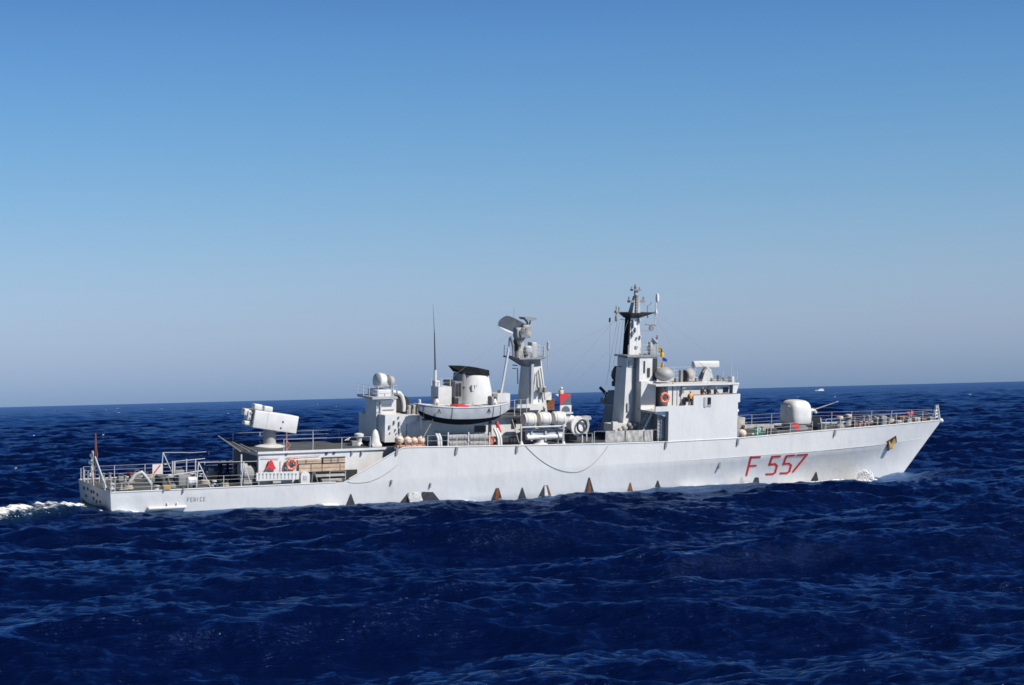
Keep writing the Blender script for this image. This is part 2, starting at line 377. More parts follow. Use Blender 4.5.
def sea_material():
    m = bpy.data.materials.new('sea_water'); m.use_nodes = True
    n, l = nodes_of(m); b = n['Principled BSDF']
    pass
    geo = n.new('ShaderNodeNewGeometry')
    def noise(sc, rot, scale, detail, rough=0.55):
        mp = n.new('ShaderNodeMapping'); mp.inputs['Scale'].default_value = sc; mp.inputs['Rotation'].default_value = (0, 0, rot)
        l.new(geo.outputs['Position'], mp.inputs['Vector'])
        z = n.new('ShaderNodeTexNoise'); z.inputs['Scale'].default_value = scale; z.inputs['Detail'].default_value = detail; z.inputs['Roughness'].default_value = rough
        l.new(mp.outputs[0], z.inputs['Vector']); return z.outputs['Fac']
    def math_(op, a, b_):
        q = n.new('ShaderNodeMath'); q.operation = op
        for i, v in enumerate((a, b_)):
            if isinstance(v, (int, float)): q.inputs[i].default_value = v
            else: l.new(v, q.inputs[i])
        return q.outputs[0]
    # short chop and ripples below the mesh resolution
    chop = noise((0.55, 1.3, 1), rad(12), 0.75, 5); rip = noise((0.7, 1.5, 1), rad(-20), 3.2, 4)
    hgt = math_('ADD', math_('MULTIPLY', chop, 0.24), math_('MULTIPLY', rip, 0.24))
    bp = n.new('ShaderNodeBump'); bp.inputs['Strength'].default_value = 1.0; bp.inputs['Distance'].default_value = 1.0
    l.new(hgt, bp.inputs['Height'])
    # foam: crest and wake mask broken up by fine noise
    at = n.new('ShaderNodeAttribute'); at.attribute_name = 'foam'
    fn = noise((0.6, 1.2, 1), 0.2, 2.6, 9, 0.7)
    mr = n.new('ShaderNodeMapRange'); mr.interpolation_type = 'SMOOTHSTEP'
    mr.inputs['From Min'].default_value = 0.62; mr.inputs['From Max'].default_value = 0.95
    l.new(math_('ADD', at.outputs['Fac'], math_('MULTIPLY', math_('SUBTRACT', fn, 0.5), 1.3)), mr.inputs['Value'])
    gate = math_('MINIMUM', 1.0, math_('MULTIPLY', at.outputs['Fac'], 6.0))
    fac = math_('MULTIPLY', mr.outputs[0], gate)
    mx = n.new('ShaderNodeMix'); mx.data_type = 'RGBA'
    # aerated water just under the foam is paler and greener
    ae = n.new('ShaderNodeMix'); ae.data_type = 'RGBA'; ae.inputs['A'].default_value = (*SEA_RGB, 1); ae.inputs['B'].default_value = (0.03, 0.12, 0.17, 1)
    l.new(math_('MULTIPLY', math_('POWER', math_('MINIMUM', 1.0, at.outputs['Fac']), 1.5), 0.55), ae.inputs['Factor'])
    l.new(ae.outputs['Result'], mx.inputs['A'])
    mx.inputs['B'].default_value = (0.88, 0.90, 0.92, 1)
    l.new(fac, mx.inputs['Factor'])
    # water body (upwelling blue) under a skin of sky reflection; a wind-roughened sea never mirrors fully at grazing angles
    n.remove(b)
    df = n.new('ShaderNodeBsdfDiffuse'); l.new(mx.outputs['Result'], df.inputs['Color']); l.new(bp.outputs[0], df.inputs['Normal'])
    gl = n.new('ShaderNodeBsdfGlossy'); gl.inputs['Roughness'].default_value = SEA_ROUGH; gl.inputs['Color'].default_value = (0.40, 0.62, 1.0, 1)
    l.new(bp.outputs[0], gl.inputs['Normal'])
    fr = n.new('ShaderNodeFresnel'); fr.inputs['IOR'].default_value = 1.333; l.new(bp.outputs[0], fr.inputs['Normal'])
    cap = math_('ADD', 0.008, math_('MULTIPLY', math_('POWER', math_('MINIMUM', fr.outputs[0], 0.75), SEA_POW), SEA_SPEC))
    # gusts roughen some patches of the surface and leave others glossier
    gp = n.new('ShaderNodeMapRange'); gp.inputs['From Min'].default_value = 0.34; gp.inputs['From Max'].default_value = 0.66; gp.inputs['To Min'].default_value = 0.68; gp.inputs['To Max'].default_value = 1.45
    l.new(noise((0.5, 1.0, 0.001), rad(15), 0.055, 3), gp.inputs['Value']); cap = math_('MULTIPLY', cap, gp.outputs[0])
    ms = n.new('ShaderNodeMixShader'); l.new(math_('MULTIPLY', cap, math_('SUBTRACT', 1.0, fac)), ms.inputs['Fac'])
    l.new(df.outputs[0], ms.inputs[1]); l.new(gl.outputs[0], ms.inputs[2])
    l.new(ms.outputs[0], n['Material Output'].inputs['Surface'])
    return m
SEA_RGB = (0.0012, 0.0060, 0.040); SEA_ROUGH = 0.10; SEA_SPEC = 0.84; SEA_POW = 2.0
sea_me.materials.append(sea_material())

# ------------------------------------------------------------------ the warship: hull
SHIP = thing('warship', 'long pale grey warship with red F 557 near its bow and a white gun turret', 'warship', (0, 0, 0))
XB = [0, 10, 20, 30, 45, 52, 60, 70, 78, 83, 86, 86.6]
B_DECK = [4.5, 4.85, 5.15, 5.25, 5.2, 4.95, 4.4, 3.35, 2.0, 1.0, .30, .10]
B_KN = [4.48, 4.84, 5.14, 5.24, 5.18, 4.9, 4.28, 3.15, 1.78, .82, .20, .06]
B_WL = [4.3, 4.7, 5.0, 5.05, 4.85, 4.3, 3.35, 1.85, .72, .32, .06, .03]
def ztop(X):
    return float(np.interp(X, [0, 19.8, 20.4, 25.0, 25.3, 34, 44, 51, 59.5, 69, 77.5, 86.6], [2.03, 2.12, 2.4, 4.78, 4.84, 4.68, 4.5, 4.42, 4.45, 4.72, 4.83, 4.98]))
def zkn(X): return float(np.interp(X, [0, 20, 40, 57, 69, 78, 83, 86.6], [1.6, 1.9, 2.5, 2.66, 2.77, 2.9, 3.15, 3.4]))
def sm(a, b, x): t = min(1, max(0, (x - a) / (b - a))); return t * t * (3 - 2 * t)
def hb_s(s, z):
    d, kn, wl = (float(np.interp(s, XB, q)) for q in (B_DECK, B_KN, B_WL)); zk = zkn(s); zt = ztop(s)
    if z >= zk: return kn + (d - kn) * min(1, (z - zk) / max(.1, zt - zk))
    if z >= 0: return wl + (kn - wl) * (z / zk) ** (1.0 + 0.5 * sm(45, 65, s))
    return max(0.02, wl * (1 + z * 0.10))
def xs_of(s, z):
    return s + (z - 4.98) * (4.45 / 4.98) * sm(58, 86.6, s) ** 1.6 + (2.03 - z) * 0.10 * (1 - sm(0, 8, s))
def hb(X, z):
    s = X
    for _ in range(8): s += (X - xs_of(s, z))
    return hb_s(min(max(s, 0), 86.6), z)
def hull_pt(X, z, lift=0.0): return Vector((X, -hb(X, z) - lift, z))
def H(px, py):
    """point of the starboard hull side seen at a photo position"""
    y = -5.0
    for _ in range(12):
        p = P(px, py, y); y = -hb(p.x, p.z)
    return p
def build_hull():
    S_ = list(np.arange(0, 19.8, 1.1)) + [19.8, 20.4] + list(np.arange(21.2, 25, .8)) + [25.0, 25.3] + list(np.arange(26.5, 60, 1.2)) + list(np.arange(60.5, 86, .6)) + [86.2, 86.6]
    mb = MB(); n = 13
    ring = []
    for s in S_:
        zt = ztop(s); zk = zkn(s)
        zs = [-2.4, -1.2, -0.4] + [zk * t for t in (0, .2, .4, .6, .8, 1.0)] + [zk + (zt - zk) * t for t in (.03, .35, .7, 1)]
        r = [(xs_of(s, z), hb_s(s, z), z) for z in zs]
        ring.append([(x, -y, z) for x, y, z in r] + [(x, y, z) for x, y, z in r][::-1])
    k = len(ring[0]); vs_ = [p for r in ring for p in r]; fs = []
    for i in range(len(ring) - 1):
        for j in range(k):
            if j == n - 1: continue                       # open at the top: closed by the decks
            fs.append((i * k + j, (i + 1) * k + j, (i + 1) * k + (j + 1) % k, i * k + (j + 1) % k))
    fs.append(tuple(range(k)))
    o = (len(ring) - 1) * k; fs.append(tuple(range(o, o + k))[::-1])
    mb.add(vs_, fs)
    return mb.build('hull', hullw, SHIP, smooth=True)
hull = build_hull()
def deck_strip(name, x0, x1, dz, m, half=None, step=1.0, nz=None):
    mb = MB(); xs = list(np.arange(x0, x1, step)) + [x1]; v = []; f = []
    for X in xs:
        z = (nz if nz is not None else ztop(X)) + dz
        b = (hb(X, z) - 0.03) if half is None else half
        v += [(X, -b, z), (X, b, z), (X, -b, z - .08), (X, b, z - .08)]
    for i in range(len(xs) - 1):
        a, b = 4 * i, 4 * i + 4
        f += [(a, b, b + 1, a + 1), (a + 2, a + 3, b + 3, b + 2), (a, a + 2, b + 2, b), (a + 1, b + 1, b + 3, a + 3)]
    e = 4 * (len(xs) - 1); f += [(0, 1, 3, 2), (e, e + 2, e + 3, e + 1)]
    return mb.add(v, f).build(name, m, SHIP)
deck_strip('quarterdeck', 0.12, 25.6, -0.06, deckm, nz=2.05)
deck_strip('upper_deck', 25.3, 52.5, -0.10, deckm)
deck_strip('foredeck', 52.0, 86.4, -0.10, deckm)
# gunwale bar along the deck edge
mb = MB()
for sgn in (-1, 1):
    mb.tube([(X, sgn * hb(X, ztop(X) - .02), ztop(X)) for X in np.arange(0.1, 19.8, 1.0)], .05)
    mb.tube([(X, sgn * hb(X, ztop(X) - .02), ztop(X) + .01) for X in np.arange(20.3, 86.3, 0.7)], .055)
mb.build('gunwale', white, hull)
MB().ball((86.55, 0, 4.9), .26, sz=.9).build('bow_roller', white, hull, smooth=True)
# knuckle strake
mb = MB(); mb.tube([hull_pt(X, zkn(X) + .02) for X in np.arange(54, 84.5, .8)], .022, 5); mb.build('knuckle_rail', hullw, hull)
# pennant number
def zp(x, y): return (720 + x / 4.267, 380 + y / 4.267)
def hull_map(u, v, lift): p = H(u, v); return Vector((p.x, p.y - .02 - lift, p.z))
NUM = {'letter': [[(112, 406), (132, 329)], [(134, 330), (170, 328)], [(124, 367), (152, 365)]],
       'numeral': [[(256, 325), (223, 327), (211, 361), (234, 358), (243, 366), (235, 394), (225, 401), (198, 402)]],
       'numeral ': [[(317, 321), (284, 324), (271, 358), (294, 356), (303, 364), (296, 389), (285, 397), (258, 398)]],
       'numeral  ': [[(330, 321), (371, 318), (311, 391)]]}
num = None
for nm, lines in NUM.items():
    mb = MB(); strokes(mb, [[zp(*q) for q in ln] for ln in lines], 1.75, hull_map, .02, step=.8)
    if num is None: num = mb.build('hull_number', red, hull)
    else: mb.build(nm.strip(), red, hull)
# stern name
LET = {'F': [[(0, 0), (0, 4)], [(0, 4), (2, 4)], [(0, 2), (1.6, 2)]], 'E': [[(2, 0), (0, 0), (0, 4), (2, 4)], [(0, 2), (1.6, 2)]],
       'N': [[(0, 0), (0, 4), (2, 0), (2, 4)]], 'I': [[(.6, 0), (.6, 4)]], 'C': [[(2, 0), (0, 0), (0, 4), (2, 4)]],
       'P': [[(0, 0), (0, 4), (2, 4), (2.2, 3), (2, 2), (0, 2)]]}
mb = MB(); x0 = H(187.5, 501.0).x
for i, ch in enumerate('FENICE'):
    strokes(mb, [[(x0 + i * .27 + a * .07, H(196, 501.0).z + b * .075) for a, b in ln] for ln in LET[ch]], .045, lambda u, v, l: hull_pt(u, v, .02 + l), .008, step=.2)
mb.build('ship_name', grey, hull)
# triangles and openings at the waterline
def patch(name, pts, m, parent=hull, lift=.02):
    if len(pts) > 4: pts = [pts[0], pts[1], pts[len(pts) // 2], pts[-1]] if name != 'discharge_opening' else [pts[0], pts[1], pts[2], pts[-1]]
    a, b, c, d = [np.array(p, float) for p in pts]; n = 6; v = []; f = []
    for i in range(n + 1):
        for j in range(n + 1):
            u, t = i / n, j / n; p = H(*((a * (1 - u) + b * u) * (1 - t) + (d * (1 - u) + c * u) * t)); v += [(p.x, p.y - lift, p.z), (p.x, p.y + .04, p.z)]
    w_ = 2 * (n + 1)
    for i in range(n):
        for j in range(n):
            k = i * w_ + 2 * j; f += [(k, k + w_, k + w_ + 2, k + 2), (k + 1, k + 3, k + w_ + 3, k + w_ + 1)]
        k = i * w_; f += [(k, k + 1, k + w_ + 1, k + w_)]; k += 2 * n; f += [(k, k + w_, k + w_ + 1, k + 1)]
    for j in range(n):
        k = 2 * j; f += [(k, k + 2, k + 3, k + 1)]; k += n * w_; f += [(k, k + 1, k + 3, k + 2)]
    return MB().add(v, f).build(name, m, parent)
for cx, bw, top, bot, m in [(350.5, 7.5, 494, 506, tri), (522, 7.5, 487.5, 501, tri), (630, 4, 482.5, 490, rustm), (657.5, 6, 480.5, 490, tri),
                            (741.5, 5.5, 477, 487, grey), (814.5, 5.5, 472, 480, tri)]:
    patch('waterline_mark', [(cx - bw * .72, bot + 1), (cx + bw * .72, bot + 1), (cx + .7 + (bw * .25 if cx > 800 else 0), top), (cx - .3 + (bw * .25 if cx > 800 else 0), top)], m)
t_ = patch('waterline_mark', [(488.5, 506), (504, 506), (498.8, 488), (495.8, 488)], tri); patch('rust_stripe', [(495.0, 506), (499.4, 506), (498.6, 488.5), (496, 488.5)], rustm, t_, .03)
t_ = patch('waterline_mark', [(536, 501), (553, 501), (547.6, 485.2), (544, 485.2)], tri); patch('pale_stripe', [(544.8, 501), (549.5, 501), (546, 485.6), (544.4, 485.6)], white, t_, .03); patch('rust_stripe', [(549.6, 501), (553, 501), (547.8, 485.4), (546, 485.4)], rustm, t_, .03)
t_ = patch('waterline_mark', [(582.5, 499), (596, 499), (589.8, 477.5), (588.4, 477.5)], tri); patch('rust_stripe', [(587.2, 499), (591.5, 499), (589.6, 480), (588.6, 480)], rustm, t_, .03)
patch('waterline_mark', [(750, 488), (760, 488), (758.5, 477.4), (754.8, 477.4)], tri)
patch('discharge_opening', [(398, 505), (409, 505), (414, 493.5), (407.5, 493.0)], tri)
patch('discharge_opening', [(419, 502), (441, 502), (433, 492.0), (422, 491.8)], tri)
# scupper brackets under the deck edge and small side lights
for cx, cy in [(164, 488.5), (183, 490), (351.5, 452.5), (361, 453), (391, 482), (396.5, 451), (456, 450.5), (430, 485), (516.5, 449), (665.5, 444.5), (737.5, 441.5), (834.5, 432.5), (719, 465)]:
    sc_ = 1.0 if cy < 480 and cx > 380 else .65
    p = H(cx, cy) if not (345 < cx < 365) else P(cx, cy, -3.7)
    mb = MB(); mb.prism([(p.x - .06 * sc_, p.z + .28 * sc_), (p.x + .16 * sc_, p.z + .28 * sc_), (p.x + .05 * sc_, p.z - .35 * sc_), (p.x - .12 * sc_, p.z - .3 * sc_)], 'y', p.y - .12, p.y + .1)
    mb.build('scupper_bracket', mid, hull)
# stern guard bar at the waterline
a, b = H(147, 505), H(186, 504); a.z = b.z = max(.25, min(a.z, b.z))
mb = MB(); mb.rbox(a.x, b.x, a.y - .35, a.y + .4, .52, .74, .08)
mb.rbox(a.x + 1.6, a.x + 1.75, a.y - .2, a.y, .7, 1.0, .03); mb.rbox(a.x + 2.4, a.x + 2.55, a.y - .2, a.y, .7, 1.0, .03)
mb.build('propeller_guard', white, SHIP)
# openings in the transom
for i, (cy_, cz_) in enumerate([(3.0, 1.5), (1.9, 1.55), (.9, 1.45), (.2, 1.5), (-.8, 1.4), (2.6, .9), (.4, .95), (-.4, .8), (-1.4, .9)]):
    xx = xs_of(0, cz_); MB().box(xx - .03, xx + .1, cy_ - .22, cy_ + .22, cz_ - .13, cz_ + .13).build('mooring_port', dark if i % 3 else rustm, hull)
mb = MB(); xx = xs_of(0, .3); mb.prism([(-3.4, -.4), (3.6, -.4), (4.1, .55), (2.5, .35), (-2.4, .28)], 'x', xs_of(0, .5) - .02, xs_of(0, 0) + .1); mb.build('stern_boot', tri, hull)
# anchor pocket
q = H(891, 442)
mb = MB()
for u, w_, h0 in [(-.1, .62, .0)]:
    o_ = [H(*c_) for c_ in [(886.3, 441.6), (896.0, 435.4), (896.8, 442.0), (887.2, 447.5)]]
    mb.add([(p.x, p.y - .03, p.z) for p in o_] + [(p.x, p.y + .3, p.z) for p in o_], [(0, 1, 2, 3), (4, 7, 6, 5), (0, 4, 5, 1), (1, 5, 6, 2), (2, 6, 7, 3), (3, 7, 4, 0)])
mb.build('hawse_pipe', dark, hull)

# ------------------------------------------------------------------ railings
POST = {}
def railing(pts, h=1.0, sp=1.75, rails=(.35, .68, 1.0), m=None, name='railing', lean=0):
    m = m or railm; mb = MB(); pts = [Vector(p) for p in pts]
    for f in rails: mb.tube([p + Vector((0, 0, h * f)) for p in pts], .011, 4)
    o = mb.build(name, m, SHIP)
    L = [0]
    for a_, b_ in zip(pts[:-1], pts[1:]): L.append(L[-1] + (b_ - a_).length)
    k = max(1, round(L[-1] / sp)); key = (round(h, 2), m.name)
    if key not in POST:
        q = MB(); q.tube([(0, 0, 0), (0, 0, h)], .03, 6); q.lathe((0, 0, 0), [(.07, 0), (.07, .04)], 8)
        me = q.build('stanchion', m, o); POST[key] = me.data; bpy.data.objects.remove(me)
    for i in range(k + 1):
        d = L[-1] * i / k; j = max(j_ for j_ in range(len(pts)) if L[j_] <= d + 1e-6); j = min(j, len(pts) - 2)
        t = (d - L[j]) / max(1e-6, L[j + 1] - L[j]); p = pts[j].lerp(pts[j + 1], t)
        s_ = bpy.data.objects.new('stanchion', POST[key]); col.objects.link(s_); s_.parent = o; s_.location = p - Vector(ORGS[SHIP.name])
    return o
def edge(x0, x1, side=-1, step=2.0, inset=.08, z=None):
    xs = list(np.arange(x0, x1, step)) + [x1]
    return [(X, side * (hb(X, (z if z is not None else ztop(X)) - .05) - inset), (z if z is not None else ztop(X)) - .03) for X in xs]
railing(edge(0.4, 12.4, -1, sp if False else 2.0, z=2.06), 1.0, 3.4)
railing(edge(0.4, 24.5, 1, z=2.06), 1.05, 2.6)
railing([(0.15, y_, 2.0) for y_ in (-4.2, -2.0, 0.6)], 1.0, 1.5); railing([(0.15, y_, 2.0) for y_ in (1.2, 2.8, 4.3)], 1.0, 1.2)
railing(edge(18.6, 20.0, -1, z=2.06), 1.0, 1.4)
railing(edge(26.5, 50.0, 1), 1.0, 2.4)
railing(edge(59.9, 85.6, 1, 1.5), 1.1, 2.2)
railing(edge(60.3, 68.5, -1, 1.5), 1.0, 3.0)
railing(edge(70.2, 85.6, -1, 1.3), 1.1, 2.0)

# ------------------------------------------------------------------ after deckhouse and missile launcher
ZR = 4.70                                                   # roof of the after deckhouse
xa = P(258.5, 470, -3.7).x
mb = MB(); mb.box(xa, 25.4, -3.7, 2.5, 2.02, ZR - .06)
dh = mb.build('after_deckhouse', white, SHIP)
mb = MB(); mb.box(xa - .1, 25.5, -3.78, 2.58, ZR - .055, ZR + .03); mb.build('roof', deckm, dh)
mb = MB(); mb.box(xa - .12, 25.3, -3.84, -3.78, ZR - .14, ZR + .05); mb.build('roof_edge', white, dh)
for cx, cy in [(286.5, 453.5), (326.5, 453), (334, 452.5)]:
    p = P(cx, cy, -3.7); MB().box(p.x - .1, p.x + .1, -3.8, -3.69, p.z - .1, p.z + .12).build('scuttle', dark, dh)
# dark sheet low on the bulkhead, pipes
mb = MB()
for (px0, py0, px1, py1) in [(261, 457.8, 279, 458.5), (286, 457.5, 320, 455.5)]:
    mb.tube([P(px0, py0, -3.8), P(px1, py1, -3.8)], .022)
mb.tube([P(280.5, 461, -3.78), P(280.5, 472, -3.78)], .02)
mb.build('hose_pipe', pinkm, dh)
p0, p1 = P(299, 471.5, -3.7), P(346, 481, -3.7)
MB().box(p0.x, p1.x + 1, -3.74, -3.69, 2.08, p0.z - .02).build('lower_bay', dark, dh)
# awning off the after end of the deckhouse
MB().box(xa - .04, xa + .05, -3.3, 2.2, 2.08, 4.35).build('entrance_shade', dark, dh)  # dark sheet stands in for openings and awning shade on the aft wall
rt_ = [P(x, y, -3.75) for x, y in [(259, 451.5), (239, 450.5)]]
mb = MB(); n_ = 12; v = []; f = []
xr0, xr1 = P(259, 452, -3.7).x + .1, P(239.5, 451, -3.7).x
NF, NA, FA, FF = Vector((xr0, -3.75, ZR + .04)), P(239.5, 451.5, -3.75), P(218, 436.5, 1.9), Vector((xr0 + .1, 2.3, ZR + .25))
for i in range(n_ + 1):
    for j in range(9):
        u_, t_ = i / n_, j / 8
        p = NF.lerp(NA, u_).lerp(FF.lerp(FA, u_), t_); z = p.z - .07 * u_ * math.sin(math.pi * ((u_ * 3) % 1)) * (.4 + .6 * t_) - .03 * math.sin(j * 1.9)
        v += [(p.x, p.y, z), (p.x, p.y, z - .04)]
w_ = 18
for i in range(n_):
    for j in range(8):
        a = i * w_ + j * 2; f += [(a, a + 2, a + w_ + 2, a + w_), (a + 1, a + w_ + 1, a + w_ + 3, a + 3)]
for i in range(n_):
    a = i * w_; f += [(a, a + w_, a + w_ + 1, a + 1), (a + 16, a + 17, a + w_ + 17, a + w_ + 16)]
for j in range(8):
    a = j * 2; f += [(a, a + 1, a + 3, a + 2)]; b = n_ * w_ + a; f += [(b, b + 2, b + 3, b + 1)]
aw = mb.add(v, f).build('awning', awn, SHIP)
mb = MB()
for px in (240.0, 249, 256):
    u_ = (xr0 - P(px, 451, -3.78).x) / (xr0 - NA.x); e_ = FF.lerp(FA, u_); n0 = NF.lerp(NA, u_)
    mb.tube([n0 + Vector((0, -.05, .03)), e_ + Vector((0, 0, .05))], .045)
mb.build('awning_spar', grey, aw)
for px in (241.0,):
    q = P(px, 478, -3.78); mb = MB(); mb.tube([(q.x, -3.8, 2.05), (q.x, -3.8, ZR - .1)], .07); mb.build('awning_post', white, aw)
# launcher
L0 = P(269.5, 446, 0.0)
la = MB(); la.lathe((L0.x, 0, ZR), [(1.15, .0), (1.2, .05), (.95, .14), (.62, .26), (.55, .34), (.53, 1.9), (.7, 2.0)], 28)
ln_ = la.build('missile_launcher', radg, SHIP, smooth=True)
MB().lathe((L0.x, 0, ZR + .03), [(1.3, 0), (1.3, .06), (.8, .2)], 28).build('turntable', white, ln_, smooth=True)
bc = P(275.9, 422.3, -1.0)
ROT = Matrix.Translation(bc) @ Matrix.Rotation(rad(9.5), 4, 'Y')
mb = MB(); mb.rbox(-2.0, 1.98, -.02, 1.9, -.72, .76, .06, 0, ROT); mb.build('launch_box', white, ln_, smooth=True)
mb = MB()
for (u, v_) in [(.62, .12), (.52, -.42)]:
    mb.lathe(ROT @ Vector((u, -.02, v_)), [(.08, 0), (.08, .03)], 10, axis=ROT.to_3x3() @ Vector((0, -1, 0)))
mb.build('lifting_lug', dark, ln_)
mb = MB(); mb.rbox(-.80, -.77, -.035, 0, -.6, .7, .01, 0, ROT); mb.build('box_seam', grey, ln_)
for (u0, u1, w0, w1, y0, y1) in [(-2.1, -1.35, .80, 1.28, .1, .8), (-1.2, -.4, .76, 1.22, .1, .8), (-2.45, -2.05, -.2, .66, .35, 1.2), (-2.75, -2.3, .15, .75, .5, 1.3), (-2.65, -2.15, -.62, -.25, .3, 1.0)]:
    MB().rbox(u0, u1, y0, y1, w0, w1, .1, 0, ROT).build('cell_door', white, ln_, smooth=True)
mb = MB()
for w0 in (.45, 0, -.4): mb.rbox(-2.3, -1.9, .3, .9, w0 - .14, w0 + .1, .04, 0, ROT)
mb.rbox(-1.42, -1.15, .2, .5, .72, 1.0, .03, 0, ROT); mb.build('door_hinge', mid, ln_)
# roof railings of the after deckhouse
railing([(X, -3.72, ZR) for X in (15.0, 17.4, 20, 22.8)], 1.0, 2.6, rails=(1.0,)); railing([(X, 2.5, ZR) for X in (12.8, 18, 25)], 1.0, 2.4)
mb = MB(); q = P(286, 447, -3.6); mb.tube([(q.x, -3.7, ZR), (q.x, -3.7, ZR + 1.55)], .05); mb.tube([(q.x, -3.7, ZR + .1), (q.x + .35, -3.7, ZR + .5), (q.x, -3.7, ZR + .9)], .04); mb.build('signal_post', pinkm, dh)

# ------------------------------------------------------------------ quarterdeck fittings
def pz(px, py, y): return P(px, py, y)
D2 = 2.03
# mooring bollards and fairleads
def bollard(x, y, z=D2, m=dark, s=1.0):
    mb = MB(); mb.rbox(x - .5 * s, x + .5 * s, y - .2 * s, y + .2 * s, z, z + .08, .03)
    for d in (-.28 * s, .28 * s): mb.lathe((x + d, y, z + .07), [(.14 * s, 0), (.12 * s, .1), (.12 * s, .42 * s), (.17 * s, .47 * s), (.16 * s, .54 * s), (.02, .56 * s)], 12)
    return mb.build('bollard', m, SHIP, smooth=True)
for (x, y) in [(1.5, -3.4), (2.0, 3.2), (6.2, 3.6), (9.6, -4.2), (3.2, 1.0)]: bollard(x, y, m=mid if x < 4 else dark)
mb = MB(); q = P(166, 487, -4.5); mb.rbox(q.x - .35, q.x + .35, -4.75, -4.35, D2, D2 + .42, .08); mb.build('fairlead', ochre, SHIP)
mb = MB(); q = P(131, 480, 1.5)
mb.lathe((q.x, 1.5, D2), [(.32, 0), (.32, .12), (.2, .2), (.17, .55), (.3, .65), (.3, .75), (.02, .8)], 16); mb.build('capstan', rustm, SHIP, smooth=True)
# long dark hatch coamings and lockers amid the deck
mb = MB(); q0, q1 = P(176, 482, -1.5), P(188, 484, -1.5); mb.rbox(q0.x, q1.x, -2.2, -.6, D2, D2 + .85, .05); mb.build('deck_locker', mid, SHIP)
mb = MB(); q0, q1 = P(161, 480, -1.0), P(175, 484, -1.0); mb.rbox(q0.x, q1.x, -1.4, .6, D2, D2 + .6, .05); mb.build('deck_hatch', deckm, SHIP)
# ventilation trunk bent over, pale grey
mb = MB(); a = P(141.5, 476, -.6); b = P(151, 485, -.6)
mb.tube([(a.x - 1.0, -.6, D2 + .25), (a.x - .5, -.6, D2 + .85), (a.x, -.6, D2 + 1.05), (b.x - .3, -.6, D2 + .45), (b.x, -.6, D2)], .16, 10); mb.build('vent_pipe', grey, SHIP, smooth=True)
# low trestle with a beam (towed gear cradle)
mb = MB()
a, b = P(168, 476, -1.6), P(203, 470.5, -1.6)
mb.tube([(a.x, -1.6, a.z), (b.x, -1.6, b.z)], .07); mb.tube([(a.x, -1.2, a.z - .12), (b.x, -1.2, b.z - .5)], .05)
for k in range(6):
    t = k / 5; c_ = Vector((a.x, -1.6, a.z)).lerp(Vector((b.x, -1.6, b.z)), t); mb.tube([c_, (c_.x + .2, -1.4, D2)], .035)
mb.build('boom_cradle', grey, SHIP)
def aframe(px, ptop, pb, y, name='a_frame', w=.75):
    t = P(px, ptop, y); mb = MB()
    for d in (-.12, w): mb.tube([(t.x, y, t.z), (t.x + d * 1.4, y, D2)], .042)
    mb.tube([(t.x + .1, y, t.z * .55 + D2 * .45), (t.x + w * .5, y, t.z * .55 + D2 * .45)], .035)
    return mb.build(name, railm, SHIP)
aframe(163, 452.5, 475, 2.6); aframe(198.5, 462.5, 486, -4.2)
mb = MB()
for px in (172.5, 174.5):
    q = P(px, 461, 2.0); mb.tube([(q.x, 2.0, D2), (q.x, 2.0, q.z)], .06)
for px in (186.5, 195.5):
    q = P(px, 459, .5); mb.tube([(q.x, .5, D2), (q.x, .5, q.z)], .05)
a, b = P(174.5, 461.5, 2.0), P(205, 458.5, 2.0); mb.tube([(a.x, 2, a.z), (b.x, 2, b.z)], .03)
a, b = P(163.5, 452.5, 2.6), P(224, 450.5, 2.6); mb.tube([(a.x, 2.6, a.z), ((a.x + b.x) / 2, 2.6, a.z - .1), (b.x, 2.6, b.z)], .02)
q = P(209, 451.5, 2.6); mb.lathe((q.x, 2.6, q.z - .1), [(.02, -.15), (.12, 0), (.02, .15)], 8)
a, b = P(199, 462.5, -4.2), P(258, 461.5, -4.0); mb.tube([(a.x, -4.2, a.z), (b.x, -3.8, b.z)], .018)
mb.build('guard_wire', railm, SHIP)
# stern lantern post, ensign staff stays
mb = MB(); q = P(93, 475, 1.4)
for d in (-.25, .25): mb.tube([(.25, 1.4 + d, D2), (.3, 1.4 + d * .4, D2 + 2.7)], .05)
for z in (.6, 1.2, 1.8): mb.tube([(.26, 1.12 + z * .05, D2 + z), (.26, 1.68 - z * .05, D2 + z)], .05)
for (z, dy, r) in [(1.25, -.25, .16), (1.75, .2, .2), (2.35, 0, .16), (.7, .3, .2)]: mb.lathe((.2, 1.4 + dy, D2 + z), [(.02, -.2), (r, -.12), (r, .12), (.02, .2)], 10)
mb.build('stern_light_post', white, SHIP, smooth=True)
mb = MB()
for b_ in ((.3, -1.6, D2), (.4, -2.2, D2)): mb.tube([(.35, .95, D2 + 2.3), b_], .06)
mb.build('staff_stay', railm, SHIP)

